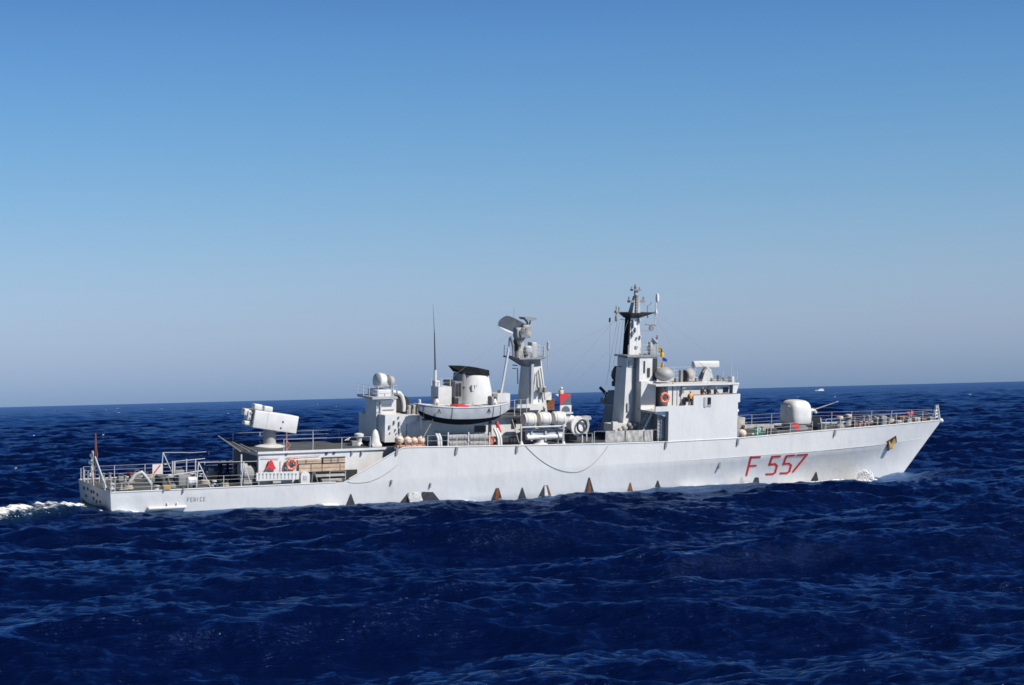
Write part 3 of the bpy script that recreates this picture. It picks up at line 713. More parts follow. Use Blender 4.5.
for k, (px, py, y_, w_, h_, kind) in enumerate([(112, 483, -2.6, .25, .5, 0), (121, 482, 2.0, .3, .45, 1), (128, 484, -3.2, .35, .3, 2), (137, 479, 3.0, .3, .6, 1), (148, 478, 3.4, .35, .5, 2), (157, 487, -4.0, .3, .35, 0), (179, 478, 2.6, .4, .7, 1), (205, 482, -2.0, .35, .4, 2), (214, 484, -3.6, .3, .5, 0), (172, 487, -3.9, .25, .4, 1), (204, 476, 3.0, .3, .8, 0), (225, 486, -4.2, .25, .45, 2)]):
    q = P(px, py, y_); mb = MB()
    if kind == 0: mb.lathe((q.x, y_, D2), [(w_, 0), (w_ * .9, .08), (w_ * .45, .14), (w_ * .4, h_ * .7), (w_ * .8, h_ * .8), (w_ * .7, h_), (.02, h_ + .04)], 12)
    elif kind == 1: mb.rbox(q.x - w_, q.x + w_, y_ - .25, y_ + .25, D2, D2 + h_, .06); mb.tube([(q.x - w_ * .6, y_, D2 + h_), (q.x - w_ * .6, y_, D2 + h_ + .18), (q.x + w_ * .6, y_, D2 + h_ + .18), (q.x + w_ * .6, y_, D2 + h_)], .03)
    else: mb.torus((q.x, y_, D2 + .1), w_, .1, n=18, m=6); mb.torus((q.x, y_, D2 + .27), w_ * .85, .09, n=18, m=6)
    mb.build(['deck_vent', 'gear_box', 'rope_coil'][kind], [grey, mid, rope][kind], SHIP, smooth=True)

# ------------------------------------------------------------------ amidships superstructure
def px_box(mb, x0, x1, yt, yb, yn, yf, sl=0.0, r=0, mi=0):
    a = P(x0, (yt + yb) / 2, yn).x; b = P(x1, (yt + yb) / 2, yn).x; xm = (x0 + x1) / 2
    zt = P(xm, yt, yn).z; zb = P(xm, yb, yn).z
    if r: return mb.rbox(a, b, yn, yf, zb, zt, r, mi)
    return mb.box(a, b, yn, yf, zb, zt, mi, sl)
Z1 = 4.55                                                   # upper deck
# director tower aft of the boat
tw = None
mb = MB(); px_box(mb, 376.2, 396, 400, 441, -1.8, .6); tw = mb.build('director_tower', white, SHIP)
mb = MB(); px_box(mb, 385, 406, 415, 442, -3.3, -1.6); mb.build('lower_house', white, tw)
mb = MB(); px_box(mb, 377, 391.5, 390, 400, -1.7, .3, r=.08); mb.build('upper_house', white, tw)
mb = MB(); px_box(mb, 372.5, 397.5, 397, 399.2, -2.3, 1.0); mb.build('platform', grey, tw)
mb = MB(); px_box(mb, 365.8 + 3, 378, 414.5, 441, .2, 2.4); mb.build('port_house', white, tw)
zp_ = P(385, 397, -2.3).z; xa_, xb_ = P(373, 397, -2.3).x, P(397, 397, -2.3).x
railing([(xa_, 1.0, zp_), (xa_, -2.25, zp_), (xb_, -2.25, zp_), (xb_, 1, zp_)], .95, 1.3)
# tracking radar: thick dish drum facing aft on a fork
c = P(378.0, 380.8, -.7)
rd = MB(); ax = Vector((-1, -.25, .12)).normalized()
rd.lathe(c + Vector((.45, 0, 0)), [(.3, -.1), (.62, .0), (.66, .5), (.64, .62), (.5, .72), (.02, .78)], 24, axis=ax)
dr_ = rd.build('fire_control_radar', white, SHIP, smooth=True)
rd = MB(); rd.lathe(c + Vector((1.15, -.05, -.1)), [(.2, -.2), (.5, -.1), (.54, .3), (.3, .48), (.02, .5)], 20, axis=ax); rd.build('housing', radg, dr_, smooth=True)
rd = MB(); rd.lathe((c.x + .7, -.7, zp_ + .75), [(.5, 0), (.45, .3), (.3, .5), (.28, .9)], 18); rd.build('mount', mid, dr_, smooth=True)
# brackets, boxes and fittings on the walls
mb = MB()
for (x, y, w_, h_) in [(390, 427, 1.6, 3.2), (394.5, 422.5, 1.2, 3.5), (399, 417.5, 1, 1.8), (399.6, 424, 1.4, 4.5), (400, 430.5, 1.6, 5), (395.8, 430, .8, 2), (390.5, 433, .9, 1), (397, 433.5, .9, 1)]:
    px_box(mb, x - w_ / 2, x + w_ / 2, y - h_ / 2, y + h_ / 2, -3.42, -3.29)
mb.build('wall_fitting', mid, tw)
mb = MB(); px_box(mb, 380, 381.2, 402, 440, -1.92, -1.79); px_box(mb, 383, 384.4, 414, 441, -2.2, -1.79); mb.build('cable_trunk', grey, tw)
mb = MB()
for i in range(14):
    z = P(378.6, 402, -1.9).z - .4 * i
    if z > Z1: mb.tube([(P(377.6, 420, -1.9).x, -1.9, z), (P(379.6, 420, -1.9).x, -1.9, z)], .025, 4)
mb.build('ladder_rungs', mid, tw)
mb = MB(); px_box(mb, 378, 392, 405.5, 406.3, -1.86, -1.79); px_box(mb, 383, 394, 409.5, 410.2, -1.86, -1.79); mb.build('pipe_run', mid, tw)
# arched hose reel hoop forward of the tower
mb = MB(); a = P(397, 410, -1.2); v0 = P(403.8, 411, -1.2)
pts = [P(x, y, -1.2) for x, y in [(396.8, 392.7), (399.5, 393.2), (401.8, 396), (403.2, 401), (403.8, 406), (403.6, 411.5)]]
mb.tube(pts, .19, 8); mb.tube([p + Vector((0, 1.0, 0)) for p in pts], .19, 8); mb.build('hoop_guard', white, SHIP, smooth=True)
mb = MB(); c = P(399.6, 403.5, -.7); mb.lathe(c + Vector((0, .35, 0)), [(.72, 0), (.78, .12), (.4, .16), (.4, .7), (.78, .74), (.72, .86)], 20, axis=(0, -1, 0)); mb.build('hose_reel', dark, SHIP, smooth=True)
# sloping boat-deck bracket and upper deck level
ZD = P(450, 417.5, -2.6).z                                  # boat deck
mb = MB(); x0 = P(406.5, 430, -2.6).x; x1 = P(546, 425, -2.6).x
mb.box(x0, x1, -2.6, 3.6, Z1 - .1, ZD - .12); uh = mb.build('midship_house', white, SHIP)
MB().box(x0 - .6, x1 + .3, -3.1, 4.0, ZD - .12, ZD).build('boat_deck', deckm, uh)
mb = MB(); ya = -3.2
q = [P(x, y, ya) for x, y in [(399, 415.5), (421, 415.5), (421, 418.8), (405.5, 424.5), (399.5, 424.5)]]
mb.prism([(p.x, p.z) for p in q], 'y', ya, ya + 1.4); mb.build('deck_bracket', white, uh)
mb = MB()
for px0, px1, yt, yb in [(475, 486, 425.5, 432), (489, 491.5, 421, 444), (512, 516, 420, 428)]: px_box(mb, px0, px1, yt, yb, -2.68, -2.59)
build_split(mb, 'doorway', dark, uh)
mb = MB()
for i in range(10):
    px = 405.5 + i * 1.55; q = P(px, 409 - .2 * (i % 3), -1.0); mb.rbox(q.x - .12, q.x + .12, -1.6, -.4, ZD, q.z + .5 * ((i * 37 % 10) / 10), .04, i % 3)
build_split(mb, 'deck_machinery', [mid, dirty, dark], uh)
mb = MB(); q = P(419.4, 400.6, -3.4); e = P(420.6, 411, -3.4); mb.tube([(e.x, -3.4, e.z - 1.5), (e.x, -3.4, e.z), (q.x, -3.4, q.z + .1)], .12, 8); mb.build('davit_post', white, SHIP)
# davits: pairs of curved white arms
def davit(px, yt=431.5):
    for d in (0, 2.6):
        pts = [P(px - 2.2 + d, yt, -4.1), P(px + .3 + d, yt + 3.2, -4.5), P(px + 1.8 + d, yt + 7, -4.7), P(px + 2.2 + d, 446.3, -4.75)]
        if px > 480: pts = [P(px - 2.8 + d, yt - 1.2, -4.1), P(px - .3 + d, yt + 4, -4.5), P(px + 1.2 + d, yt + 9, -4.7), P(px + 1.4 + d, 446.3, -4.75)]
        mb = MB(); mb.tube(pts, .12, 8); mb.build('davit_arm', white, SHIP, smooth=True)
davit(436.2); davit(497, 430)
mb = MB(); mb.tube([P(434.8, 415.5, -5.0), P(421.5, 441, -4.9)], .045); mb.tube([P(512, 419, -3.6), P(519, 443, -4.6)], .04); build_split(mb, 'boat_gripe', rope, SHIP)
# aft deck box with the whip aerial
mb = MB(); px_box(mb, 438.3, 451.5, 386.8, 411, -1.6, -.1); bx_ = mb.build('aerial_house', white, SHIP)
mb = MB(); q = P(435.5, 386, -1.0); e0 = P(434.4, 333, -1.0); e1 = P(432.9, 304, -1.0); mb.tube([q, (q.x - .05, -1, q.z + 1.4)], .13); mb.build('aerial_base', white, bx_)
mb = MB(); mb.tube([(q.x - .05, -1, q.z + 1.3), e0], .075, 8, r2=.045); mb.tube([e0, e1], .03, 6, r2=.006); mb.build('whip_aerial', dark, bx_)
mb = MB(); c = P(436.2, 384.5, -1.0); mb.rbox(c.x - .25, c.x + .25, -1.3, -.7, P(436, 387, -1).z, P(436, 380.6, -1).z, .06); mb.build('tuner_box', white, bx_)
zz = P(444, 386.8, -1.6).z; xx = P(439, 387, -1.6).x
railing([(xx, 0, zz), (xx, -1.55, zz), (xx + 1.1, -1.55, zz)], .7, .9, rails=(.5, 1))
# funnel: rounded white casing, raked black cowl
fc = P(471, 390, 0.0)
def ring_pts(x0, x1, hw, z, n=28, tilt=0.0):
    cx, rx = (x0 + x1) / 2, (x1 - x0) / 2; r = []
    for i in range(n):
        t = 2 * math.pi * i / n; c_, s_ = math.cos(t), math.sin(t)
        r.append((cx + rx * math.copysign(abs(c_) ** .8, c_), hw * math.copysign(abs(s_) ** .8, s_), z + tilt * c_ * rx))
    return r
def loft(mb, rings, mi=0):
    n = len(rings[0]); v = [p for r in rings for p in r]; f = []
    for i in range(len(rings) - 1):
        for j in range(n): f.append((i * n + j, i * n + (j + 1) % n, (i + 1) * n + (j + 1) % n, (i + 1) * n + j))
    f += [tuple(range(n))[::-1], tuple(range((len(rings) - 1) * n, len(rings) * n))]
    return mb.add(v, f, mi)
fx = lambda px, py: P(px, py, -.6).x
zf = lambda py: P(472, py, -.6).z
mb = MB(); hw = 1.45
loft(mb, [ring_pts(fx(457.5, 408), fx(493, 408), hw + .12, zf(411)), ring_pts(fx(458, 400), fx(493.3, 400), hw + .08, zf(402)), ring_pts(fx(460.5, 388), fx(492, 388), hw, zf(390)), ring_pts(fx(463, 380), fx(490.2, 380), hw - .12, zf(380), tilt=-.02), ring_pts(fx(463.5, 374), fx(489.4, 374), hw - .25, zf(375), tilt=-.05)])
fn = mb.build('funnel', white, SHIP, smooth=True)
mb = MB()
sec = [P(x, y, yq) for x, y, yq in [(459.2, 372.6, -.6), (466, 373.4, -1.1), (475, 374.6, -1.2), (483, 375.6, -1.2), (489.6, 375.8, -1.1), (489.2, 370.2, -1.0), (478, 368.2, -.9), (463, 366.6, -.4), (448.9, 366.0, 0)]]
v = []; f = []; k = len(sec)
for yy in (-1, -.8, .8, 1):
    for p in sec: v.append((p.x, yy * max(.12, abs(p.y)), p.z + (.05 if abs(yy) < 1 and p.z > zf(369) else 0)))
for j in range(3):
    for i in range(k): f.append((j * k + i, j * k + (i + 1) % k, (j + 1) * k + (i + 1) % k, (j + 1) * k + i))
f += [tuple(range(k)), tuple(range(3 * k, 4 * k))[::-1]]
mb.add(v, f).build('funnel_cowl', black, fn)
mb = MB(); loft(mb, [ring_pts(fx(458.5, 373), fx(466, 373), 1.0, zf(386)), ring_pts(fx(459.5, 373), fx(466, 373), 1.0, zf(373.5))]); mb.build('exhaust_trunk', mid, fn, smooth=True)
mb = MB()
for x0_, x1_, yt, yb in [(456, 458.8, 383.5, 396), (459.6, 461.4, 383.0, 396), (454.3, 458.4, 398, 409)]: px_box(mb, x0_, x1_, yt, yb, -1.25, -.3)
build_split(mb, 'louvre', dark, fn)
mb = MB(); px_box(mb, 455, 462.3, 381.5, 409, -1.2, 1.2); mb.build('louvre_casing', mid, fn)
cq = P(473.8, 388.2, -1.3)
mb = MB()
_hit = fn.ray_cast(Vector((cq.x, -6, cq.z)), Vector((0, 1, 0))); yf_ = _hit[1].y if _hit[0] else -1.4
for bx0, bx1, bz0, bz1 in [(-.26, -.20, -.28, .28), (-.26, -.05, -.28, -.22), (.04, .09, -.28, .28), (.20, .26, -.24, .28), (.04, .26, -.28, -.23)]: mb.box(cq.x + bx0, cq.x + bx1, yf_ - .03, yf_ + .08, cq.z + bz0, cq.z + bz1)
mb.build('funnel_badge', mid, fn)
xx0, xx1 = fx(455, 405), fx(496, 405)
railing([(xx0 - .4, -2.2, ZD), (xx1 + 1, -2.2, ZD)], 1.3, 1.5, rails=(.5, 1.0))
# box and strut forward of the funnel
mb = MB(); px_box(mb, 497.5, 510, 393.5, 410, -1.8, -.2); sb_ = mb.build('strut_house', white, SHIP)
mb = MB(); px_box(mb, 499.5, 501.5, 390.5, 393.6, -1.2, -.8); px_box(mb, 503, 506, 391, 393.6, -1.4, -.7); build_split(mb, 'roof_fitting', mid, sb_)

# ------------------------------------------------------------------ radar tower
q0, q1 = P(528.5, 405, -1.3), P(549, 405, -1.3)
zt_, zb_ = P(538, 361, -1.0).z, P(538, 412, -1.3).z
t0, t1 = P(529.5, 362, -.95), P(541.5, 362, -.95)
mb = MB(); mb.frust([(q0.x, -1.3), (q1.x, -1.3), (q1.x, 1.1), (q0.x, 1.1)], [(t0.x, -.95), (t1.x, -.95), (t1.x, .65), (t0.x, .65)], zb_ - 1, zt_)
rt2 = mb.build('radar_tower', white, SHIP)
mb = MB(); px_box(mb, 531.2, 533.6, 364, 410, -1.36, -1.0); px_box(mb, 527.2, 528.6, 398, 411, -1.36, -1.25); mb.build('cable_trunk', grey, rt2)
mb = MB()
for (a, b) in [((536, 390), (537, 372)), ((541, 400), (538.5, 372)), ((545, 400), (540.5, 368))]: mb.tube([P(*a, -1.35), P(*b, -1.18)], .05)
c = P(537.8, 389.5, -1.4)
for d in (0, .5): mb.rbox(c.x + d, c.x + d + .3, -1.7, -1.3, c.z - .25, c.z + .2, .05)
mb.build('tower_fitting', mid, rt2)
mb = MB(); px_box(mb, 519, 531, 399, 411, 1.1, 1.5); mb.build('red_panel', flagred, rt2)
# platform
zpt = P(535, 357.5, -1.5).z
mb = MB(); xl, xr, xr2 = P(517, 358, -1.2).x, P(534, 359, -1.5).x, P(548.5, 357, -1.0).x
mb.frust([(t0.x, -.9), (t1.x, -.9), (t1.x, .7), (t0.x, .7)], [(xl + .3, -1.5), (xr + .6, -1.6), (xr + .6, 1.3), (xl + .3, 1.3)], zt_ - .55, zpt - .14)
mb.box(xl, xr + .7, -1.7, 1.5, zpt - .14, zpt); mb.box(xr + .7, xr2, -.6, .6, zpt - .12, zpt - .0); mb.prism([(xr + .7, zpt - .12), (xr2, zpt - .12), (xr + .7, zpt - .45)], 'y', -.5, .5)
pf = mb.build('radar_platform', mid, rt2)
railing([(xr + .8, -.55, zpt), (xr2, -.55, zpt), (xr2, .55, zpt), (xr + .8, .55, zpt)], 1.0, .8); railing([(xl + .05, 1.4, zpt), (xl + .05, -1.6, zpt), (xl + .9, -1.6, zpt)], .95, 1.0)
mb = MB(); q = P(548.2, 346, -.5); mb.tube([(q.x, -.5, zpt - 1.1), (q.x, -.5, q.z - .3)], .035); mb.lathe((q.x, -.5, q.z - .4), [(.03, 0), (.13, .1), (.13, .75), (.03, .85)], 10); mb.tube([(q.x, -.5, zpt), (q.x + .1, -.5, zpt - 1.3)], .04); mb.build('aerial', grey, pf)
mb = MB(); q = P(534.5, 339.5, .3); mb.tube([(q.x, .3, zpt), (q.x, .3, q.z)], .04, r2=.015); mb.build('whip_aerial', grey, pf)
# small director on the platform
c = P(526.2, 350.5, -.9)
mb = MB(); mb.rbox(c.x - .3, c.x + .45, -1.35, -.1, c.z - .35, c.z + .45, .2); mb.rbox(c.x + .4, c.x + .95, -1.2, -.3, c.z - .7, c.z + .75, .12); mb.rbox(c.x - .15, c.x + .35, -1.1, -.3, c.z - .8, c.z - .3, .08); dd = mb.build('optical_director', grey, pf, smooth=True)
mb = MB(); cc = P(515.5, 345.2, -.8); mb.lathe(cc + Vector((.25, 0, 0)), [(.25, -.1), (.42, 0), (.5, .35), (.3, .4), (.02, .3)], 18, axis=(-1, -.15, -.1)); mb.build('director_dish', dark, dd, smooth=True)
mb = MB(); mb.tube([P(513, 346, -1.5), P(513.5, 357, -1.5)], .1); mb.tube([P(510.5, 336.5, -1.5), P(513.3, 346.5, -1.5)], .12); mb.rbox(c.x - .1, c.x + .2, -1.56, -1.48, c.z - .5, c.z - .05, .03); mb.build('director_arm', mid, dd)
mb = MB(); a = P(501, 393.5, -1.3); b = P(508.6, 349, -1.3); mb.tube([a, b], .11, 8); mb.tube([b, P(509.5, 338, -1.3)], .07); mb.build('tower_strut', railm, rt2)
# air-search radar: wide curved reflector held aft of the pivot, feed box ahead
rad_c = P(521, 332.5, -.6)
RM = Matrix.Translation(rad_c) @ Matrix.Rotation(rad(-75), 4, 'Z') @ Matrix.Rotation(rad(12), 4, 'Y') @ Matrix.Rotation(rad(-20), 4, 'X')
RH = Matrix.Translation(rad_c) @ Matrix.Rotation(rad(-10), 4, 'Z')
mb = MB(); v = []; f = []; nu, nv = 12, 8
def refl(u, w):   # u across (-1..1), w height (-1..1)
    x = -2.0 + .6 * (u * u) + .3 * w * w + .3 * w; return Vector((x, 1.6 * u, .32 + .66 * w * (1 - .18 * u * u)))
for i in range(nu + 1):
    for j in range(nv + 1):
        p = refl(-1 + 2 * i / nu, -1 + 2 * j / nv); v.append(RM @ p); v.append(RM @ (p + Vector((-.07, 0, 0))))
def id_(i, j, s_): return (i * (nv + 1) + j) * 2 + s_
for i in range(nu):
    for j in range(nv):
        f += [(id_(i, j, 0), id_(i + 1, j, 0), id_(i + 1, j + 1, 0), id_(i, j + 1, 0)), (id_(i, j, 1), id_(i, j + 1, 1), id_(i + 1, j + 1, 1), id_(i + 1, j, 1))]
for i in range(nu):
    f += [(id_(i, 0, 0), id_(i, 0, 1), id_(i + 1, 0, 1), id_(i + 1, 0, 0)), (id_(i, nv, 0), id_(i + 1, nv, 0), id_(i + 1, nv, 1), id_(i, nv, 1))]
for j in range(nv):
    f += [(id_(0, j, 0), id_(0, j + 1, 0), id_(0, j + 1, 1), id_(0, j, 1)), (id_(nu, j, 0), id_(nu, j, 1), id_(nu, j + 1, 1), id_(nu, j + 1, 0))]
ar = mb.add(v, f).build('air_search_radar', white, SHIP, smooth=True)
mb = MB(); mb.rbox(-.62, .45, -.6, .6, -.55, .45, .2, 0, RH); mb.rbox(.05, .85, -.42, .42, -.45, .7, .15, 0, RH); mb.build('drive_housing', dirty, ar, smooth=True)
mb = MB()
for u in (-.8, -.35, .35, .8):
    mb.tube([RM @ (refl(u, 0) + Vector((-.09, 0, 0))), RM @ (refl(u, .8) + Vector((-.12, 0, 0)))], .05, 5)
mb.tube([RH @ Vector((.5, 0, .4)), P(527.5, 322.5, -.6), P(524.5, 318.8, -.6)], .1, 6); mb.tube([RH @ Vector((.7, 0, .3)), P(530.5, 320, -.6)], .07, 6)
for i in range(9):
    t = random.uniform(-.5, .9); mb.rbox(t * .7, t * .7 + .2, -.72, -.58, random.uniform(-.5, .1), random.uniform(.15, .5), .03, 0, RH)
mb.build('radar_frame', mid, ar)
mb = MB(); mb.prism([(P(x, y, -.9).x, P(x, y, -.9).z) for x, y in [(523.2, 317.2), (534, 317.4), (535.6, 319), (531, 320.6), (524.5, 319.4)]], 'y', -1.2, 0.0); mb.build('feed_horn', mid, ar)
mb = MB(); c = P(519, 342, -.6); mb.lathe((c.x, -.6, zpt), [(.55, 0), (.5, .8), (.4, 1.3), (.5, 1.6), (.42, RM.translation.z - zpt - .5)], 18); mb.build('pedestal', dirty, ar, smooth=True)
a = P(513.8, 316, -.6); mb = MB(); mb.tube([P(514, 326, -.6), P(514.1, 307.5, -.6)], .02, 4); mb.build('whip_aerial', wire, ar)
# lower side aerial bracket
mb = MB(); mb.tube([P(512.5, 368.5, .6), P(517.5, 368.5, .6), P(517.8, 384, .6)], .05); mb.tube([P(512.5, 365, .6), P(517.3, 365.5, .6)], .05); mb.build('yard_bracket', mid, rt2)
mb = MB(); px_box(mb, 542.5, 546, 386.5, 390.5, -.6, .2, r=.08); mb.build('lamp_box', white, rt2)
mb = MB(); px_box(mb, 543, 551.5, 392.5, 400, -.2, 1.2); px_box(mb, 530, 543, 404.3, 410, -1.9, -1.2); px_box(mb, 517.5, 531, 404.5, 408, -2.3, -2.0); build_split(mb, 'side_locker', white, rt2)
mb = MB(); px_box(mb, 546, 554.5, 398.8, 410, .2, 2.2); mb.build('timber_screen', rustm, rt2)
xg = P(514, 410, -2.6).x; railing([(xg, -2.7, ZD), (xg + 1.2, -2.7, ZD)], 1.4, .6, rails=(.5, 1))

# torpedo tubes: three white tubes in a frame under the rafts
tt = None
for k, (pyc, yy) in enumerate([(433.2, -4.1), (437.2, -4.3), (434.8, -3.6)]):
    a, b = P(526, pyc + .4, yy), P(563, pyc - .4, yy); mb = MB()
    mb.lathe(a, [(.19, 0), (.24, .06), (.24, .7), (.2, .75), (.2, (b.x - a.x) * .6), (.24, (b.x - a.x) * .62), (.24, (b.x - a.x)), (.1, (b.x - a.x) + .05)], 16, axis=(1, 0, 0))
    if tt is None: tt = mb.build('torpedo_tube_mount', white, SHIP, smooth=True)
    else: mb.build('torpedo_tube', white, tt, smooth=True)
mb = MB(); q = P(540, 441, -4.0); mb.lathe((q.x, -4.0, Z1 - .05), [(.7, 0), (.7, .1), (.4, .2), (.38, .6), (.6, .7)], 18); mb.build('turntable', white, tt)
mb = MB()
for px in (531, 545, 557): px_box(mb, px, px + 1.6, 431, 441, -4.45, -3.4)
px_box(mb, 524, 565, 429.6, 430.6, -4.5, -3.4); mb.build('frame', grey, tt)
# raft rack
mb = MB()
for px in (521.2, 563.5): mb.tube([P(px, 424, -4.9), P(px, 443.5, -4.9)], .06); mb.lathe(P(px, 444.5, -4.9), [(.22, 0), (.08, .3)], 10)
for px in (523, 540, 558): mb.tube([P(px, 427.5, -4.6), P(px, 427.5, -3.0), P(px, 444, -3.0)], .05)
mb.tube([P(520, 427.4, -4.7), P(566, 426.0, -4.7)], .07); mb.build('raft_rack', railm, SHIP)
# whip post and shelf carrying the signal board
mb = MB(); a = P(565.2, 412.4, -3.0); mb.box(a.x - .75, a.x + .75, -3.1, -2.2, a.z - .12, a.z); mb.prism([(a.x - .5, a.z - .12), (a.x + .7, a.z - .12), (a.x + .35, a.z - .8), (a.x - .3, a.z - .8)], 'y', -2.9, -2.3); mb.tube([(a.x, -2.6, a.z - .8), (a.x, -2.6, Z1)], .08); mb.build('board_stand', white, SHIP)
# winches and crane forward of the tubes
mb = MB(); c = P(572.5, 425.5, -2.8)
mb.lathe(c + Vector((0, .6, 0)), [(.85, 0), (.9, .15), (.6, .2), (.6, 1.0), (.9, 1.05), (.85, 1.2)], 22, axis=(.25, -1, 0)); wn = mb.build('hose_winch', white, SHIP, smooth=True)
mb = MB(); px_box(mb, 569, 577, 431, 440.5, -3.0, -1.8); mb.build('winch_bed', dark, wn)
mb = MB(); mb.torus(c + Vector((.55, -.75, 0)), .55, .09, axis=(.25, -1, 0)); mb.build('winch_rim', dark, wn, smooth=True)
mb = MB(); cx_ = [(578.5, 429), (578, 422.5), (580.6, 418.4), (584, 416.6), (589.5, 416), (590.5, 419), (587.6, 419.6), (588.6, 425), (587, 431.5), (585, 433.5), (578.8, 433)]
mb.prism([(P(x, y, -3.0).x, P(x, y, -3.0).z) for x, y in cx_], 'y', -3.2, -2.4); ck = mb.build('stores_crane', grey, SHIP)
mb = MB(); mb.tube([P(582, 433, -3.0), P(582, 443, -3.0)], .09, 8); mb.tube([P(586.5, 433, -2.6), P(586.5, 441, -2.6)], .07, 8); mb.build('crane_leg', railm, ck)
mb = MB(); q = P(585.6, 421.5, -3.22); mb.lathe((q.x, -3.2, q.z), [(.2, 0), (.2, .08)], 12, axis=(0, -1, 0)); mb.build('sheave', mid, ck)

# ------------------------------------------------------------------ bridge, mast house and main mast
XBa = P(667.2, 425, -4.75).x; XBf = P(737, 425, -4.35).x
YS = lambda X: -(hb(X, ztop(X) - .05))
def wallprism(mb, xs, z0, z1, inset=0.0, port=True):
    """a block whose starboard and port sides follow the hull plan"""
    out = [(X, YS(X) + inset) for X in xs] + [(X, -YS(X) - inset) for X in reversed(xs)]
    return mb.frust(out, out, z0, z1)
zW = P(700, 405, -4.6).z; zB1 = P(712, 394.6, -4.5).z; zB0 = P(678, 405.7, -4.7).z
xs_ = list(np.linspace(XBa, XBf, 8)); XM = P(692.5, 400, -4.6).x
mb = MB(); wallprism(mb, xs_, 4.3, zB0 - .45, .005); br = mb.build('bridge_block', hullw, SHIP)
# bulwarks of the bridge wings (solid screens with a real thickness)
def bulwark(x0, x1, z0, z1):
    mb = MB()
    for sg in (1, -1):
        xs2 = list(np.linspace(x0, x1, 6)); o = [(X, sg * (YS(X) + .004)) for X in xs2] + [(X, sg * (YS(X) + .09)) for X in reversed(xs2)]
        mb.frust(o, o, z0, z1)
    return mb
x53 = P(654, 408, -4.75).x
mb = bulwark(XM, XBf, zB0 - .46, zB1); mb.box(XBf - .09, XBf, -4.3, -2.9, zB0 - .46, zB1 - .003); build_split(mb, 'wing_bulwark', hullw, br)
mb = bulwark(x53, XM - .003, zB0 - .46, zB0); build_split(mb, 'wing_bulwark', hullw, br)
MB().box(XM, XBf - .1, -4.25, -3.3, zB1 - 1.12, zB1 - 1.05).build('wing_deck', mid, br)
mb = MB(); xs3 = list(np.linspace(XM, XBf, 6)); mb.tube([(X, YS(X) + .05, zB1 + .02) for X in xs3], .05); mb.build('wing_coaming', rustm, br)
# overhanging platform aft of the block with its sloping soffit
mb = MB(); y0, y1 = -4.72, 4.72
mb.prism([(x53, zB0 - .47), (XBa + .02, zB0 - .47), (XBa + .02, zB0 - 1.0), (x53 + .25, zB0 - .7)], 'y', y0 + .06, y1); mb.build('wing_platform', white, br)
# wheelhouse
yh = -3.35; zR = P(700, 383.6, yh - .3).z
xw0 = P(668, 390, yh).x; xw1 = P(732, 390, yh).x
mb = MB(); mb.box(xw0, xw1, yh, -yh, zB0 - .5, zR - .16); wh = mb.build('wheelhouse', white, br)
mb = MB(); mb.box(xw0 - 1.5, xw1 + .55, yh - .35, -yh + .35, zR - .16, zR); mb.build('wheelhouse_roof', white, br)
mb = MB(); xf = P(733.5, 388, yh).x
mb.prism([(xw1 - .1, zR - .17), (xw1 + .55, zR - .17), (xw1 + .3, zB1), (xw1 - .1, zB1)], 'y', yh - .3, -yh + .3); mb.build('bridge_front', white, br)
mb = MB()
for px0, px1, yt, yb in [(723.3, 728.4, 387.4, 392.6), (672.5, 673.1, 383, 405)]: px_box(mb, px0, px1, yt, yb, yh - .04, yh + .02)
build_split(mb, 'window', glass, wh)
mb = MB(); px_box(mb, 722.5, 729.2, 386.6, 387.4, yh - .06, yh); px_box(mb, 722.5, 729.2, 392.6, 393.4, yh - .06, yh); mb.build('window_frame', grey, wh)
for i in range(6):
    y_ = yh + .4 + i * (-2 * yh - .8) / 6; MB().box(xw1 + .3, xw1 + .56, y_, y_ + .85, zR - 1.0, zR - .4).build('window', glass, wh)
mb = MB()
for px in (677.2, 680.8): px_box(mb, px, px + .5, 384, 405, yh - .05, yh)
px_box(mb, 730.4, 731.4, 383.6, 393, yh - .06, yh); mb.build('wall_seam', grey, wh)
mb = MB()
for (x, y, w_, h_) in [(684, 388, 3.4, 2), (683, 392, 2, 2.5), (686.3, 399.4, 3, 4.5), (684, 403.5, 4, 3), (712, 385.8, 1.4, 1.6), (690.5, 396.5, 1.4, 4.5)]: px_box(mb, x - w_ / 2, x + w_ / 2, y - h_ / 2, y + h_ / 2, yh - .25, yh)
mb.build('wing_fitting', mid, wh)
# side window in the block, forward fittings
mb = MB(); a = P(708.6, 401, -4.6); ysw = YS(a.x)
mb.box(a.x - .18, a.x + .2, ysw - .03, ysw + .04, P(708, 404.6, ysw).z, P(708, 397.4, ysw).z); mb.build('window', glass, br)
mb = MB(); px_box(mb, 704.3, 706.6, 397.2, 407, ysw - .10, ysw + .02); px_box(mb, 706.6, 711.4, 405, 406.4, ysw - .07, ysw + .02); mb.build('window_frame', grey, br)
mb = MB(); xq = XBf
mb.box(xq, xq + .35, -4.25, -3.3, P(738, 408, -4.2).z + .55, zB1 - .02); mb.box(xq, xq + .22, -4.1, -3.5, zB0 - .9, zB0 - .7); c = P(738.3, 410.6, -4.1); mb.ball((xq + .15, -4.1, c.z), .17); mb.build('bow_lamp', white, br)
mb = MB(); mb.box(xq - .02, xq + .08, -4.28, -4.15, 4.5, zB0 - 1.0); mb.build('corner_pipe', mid, br)
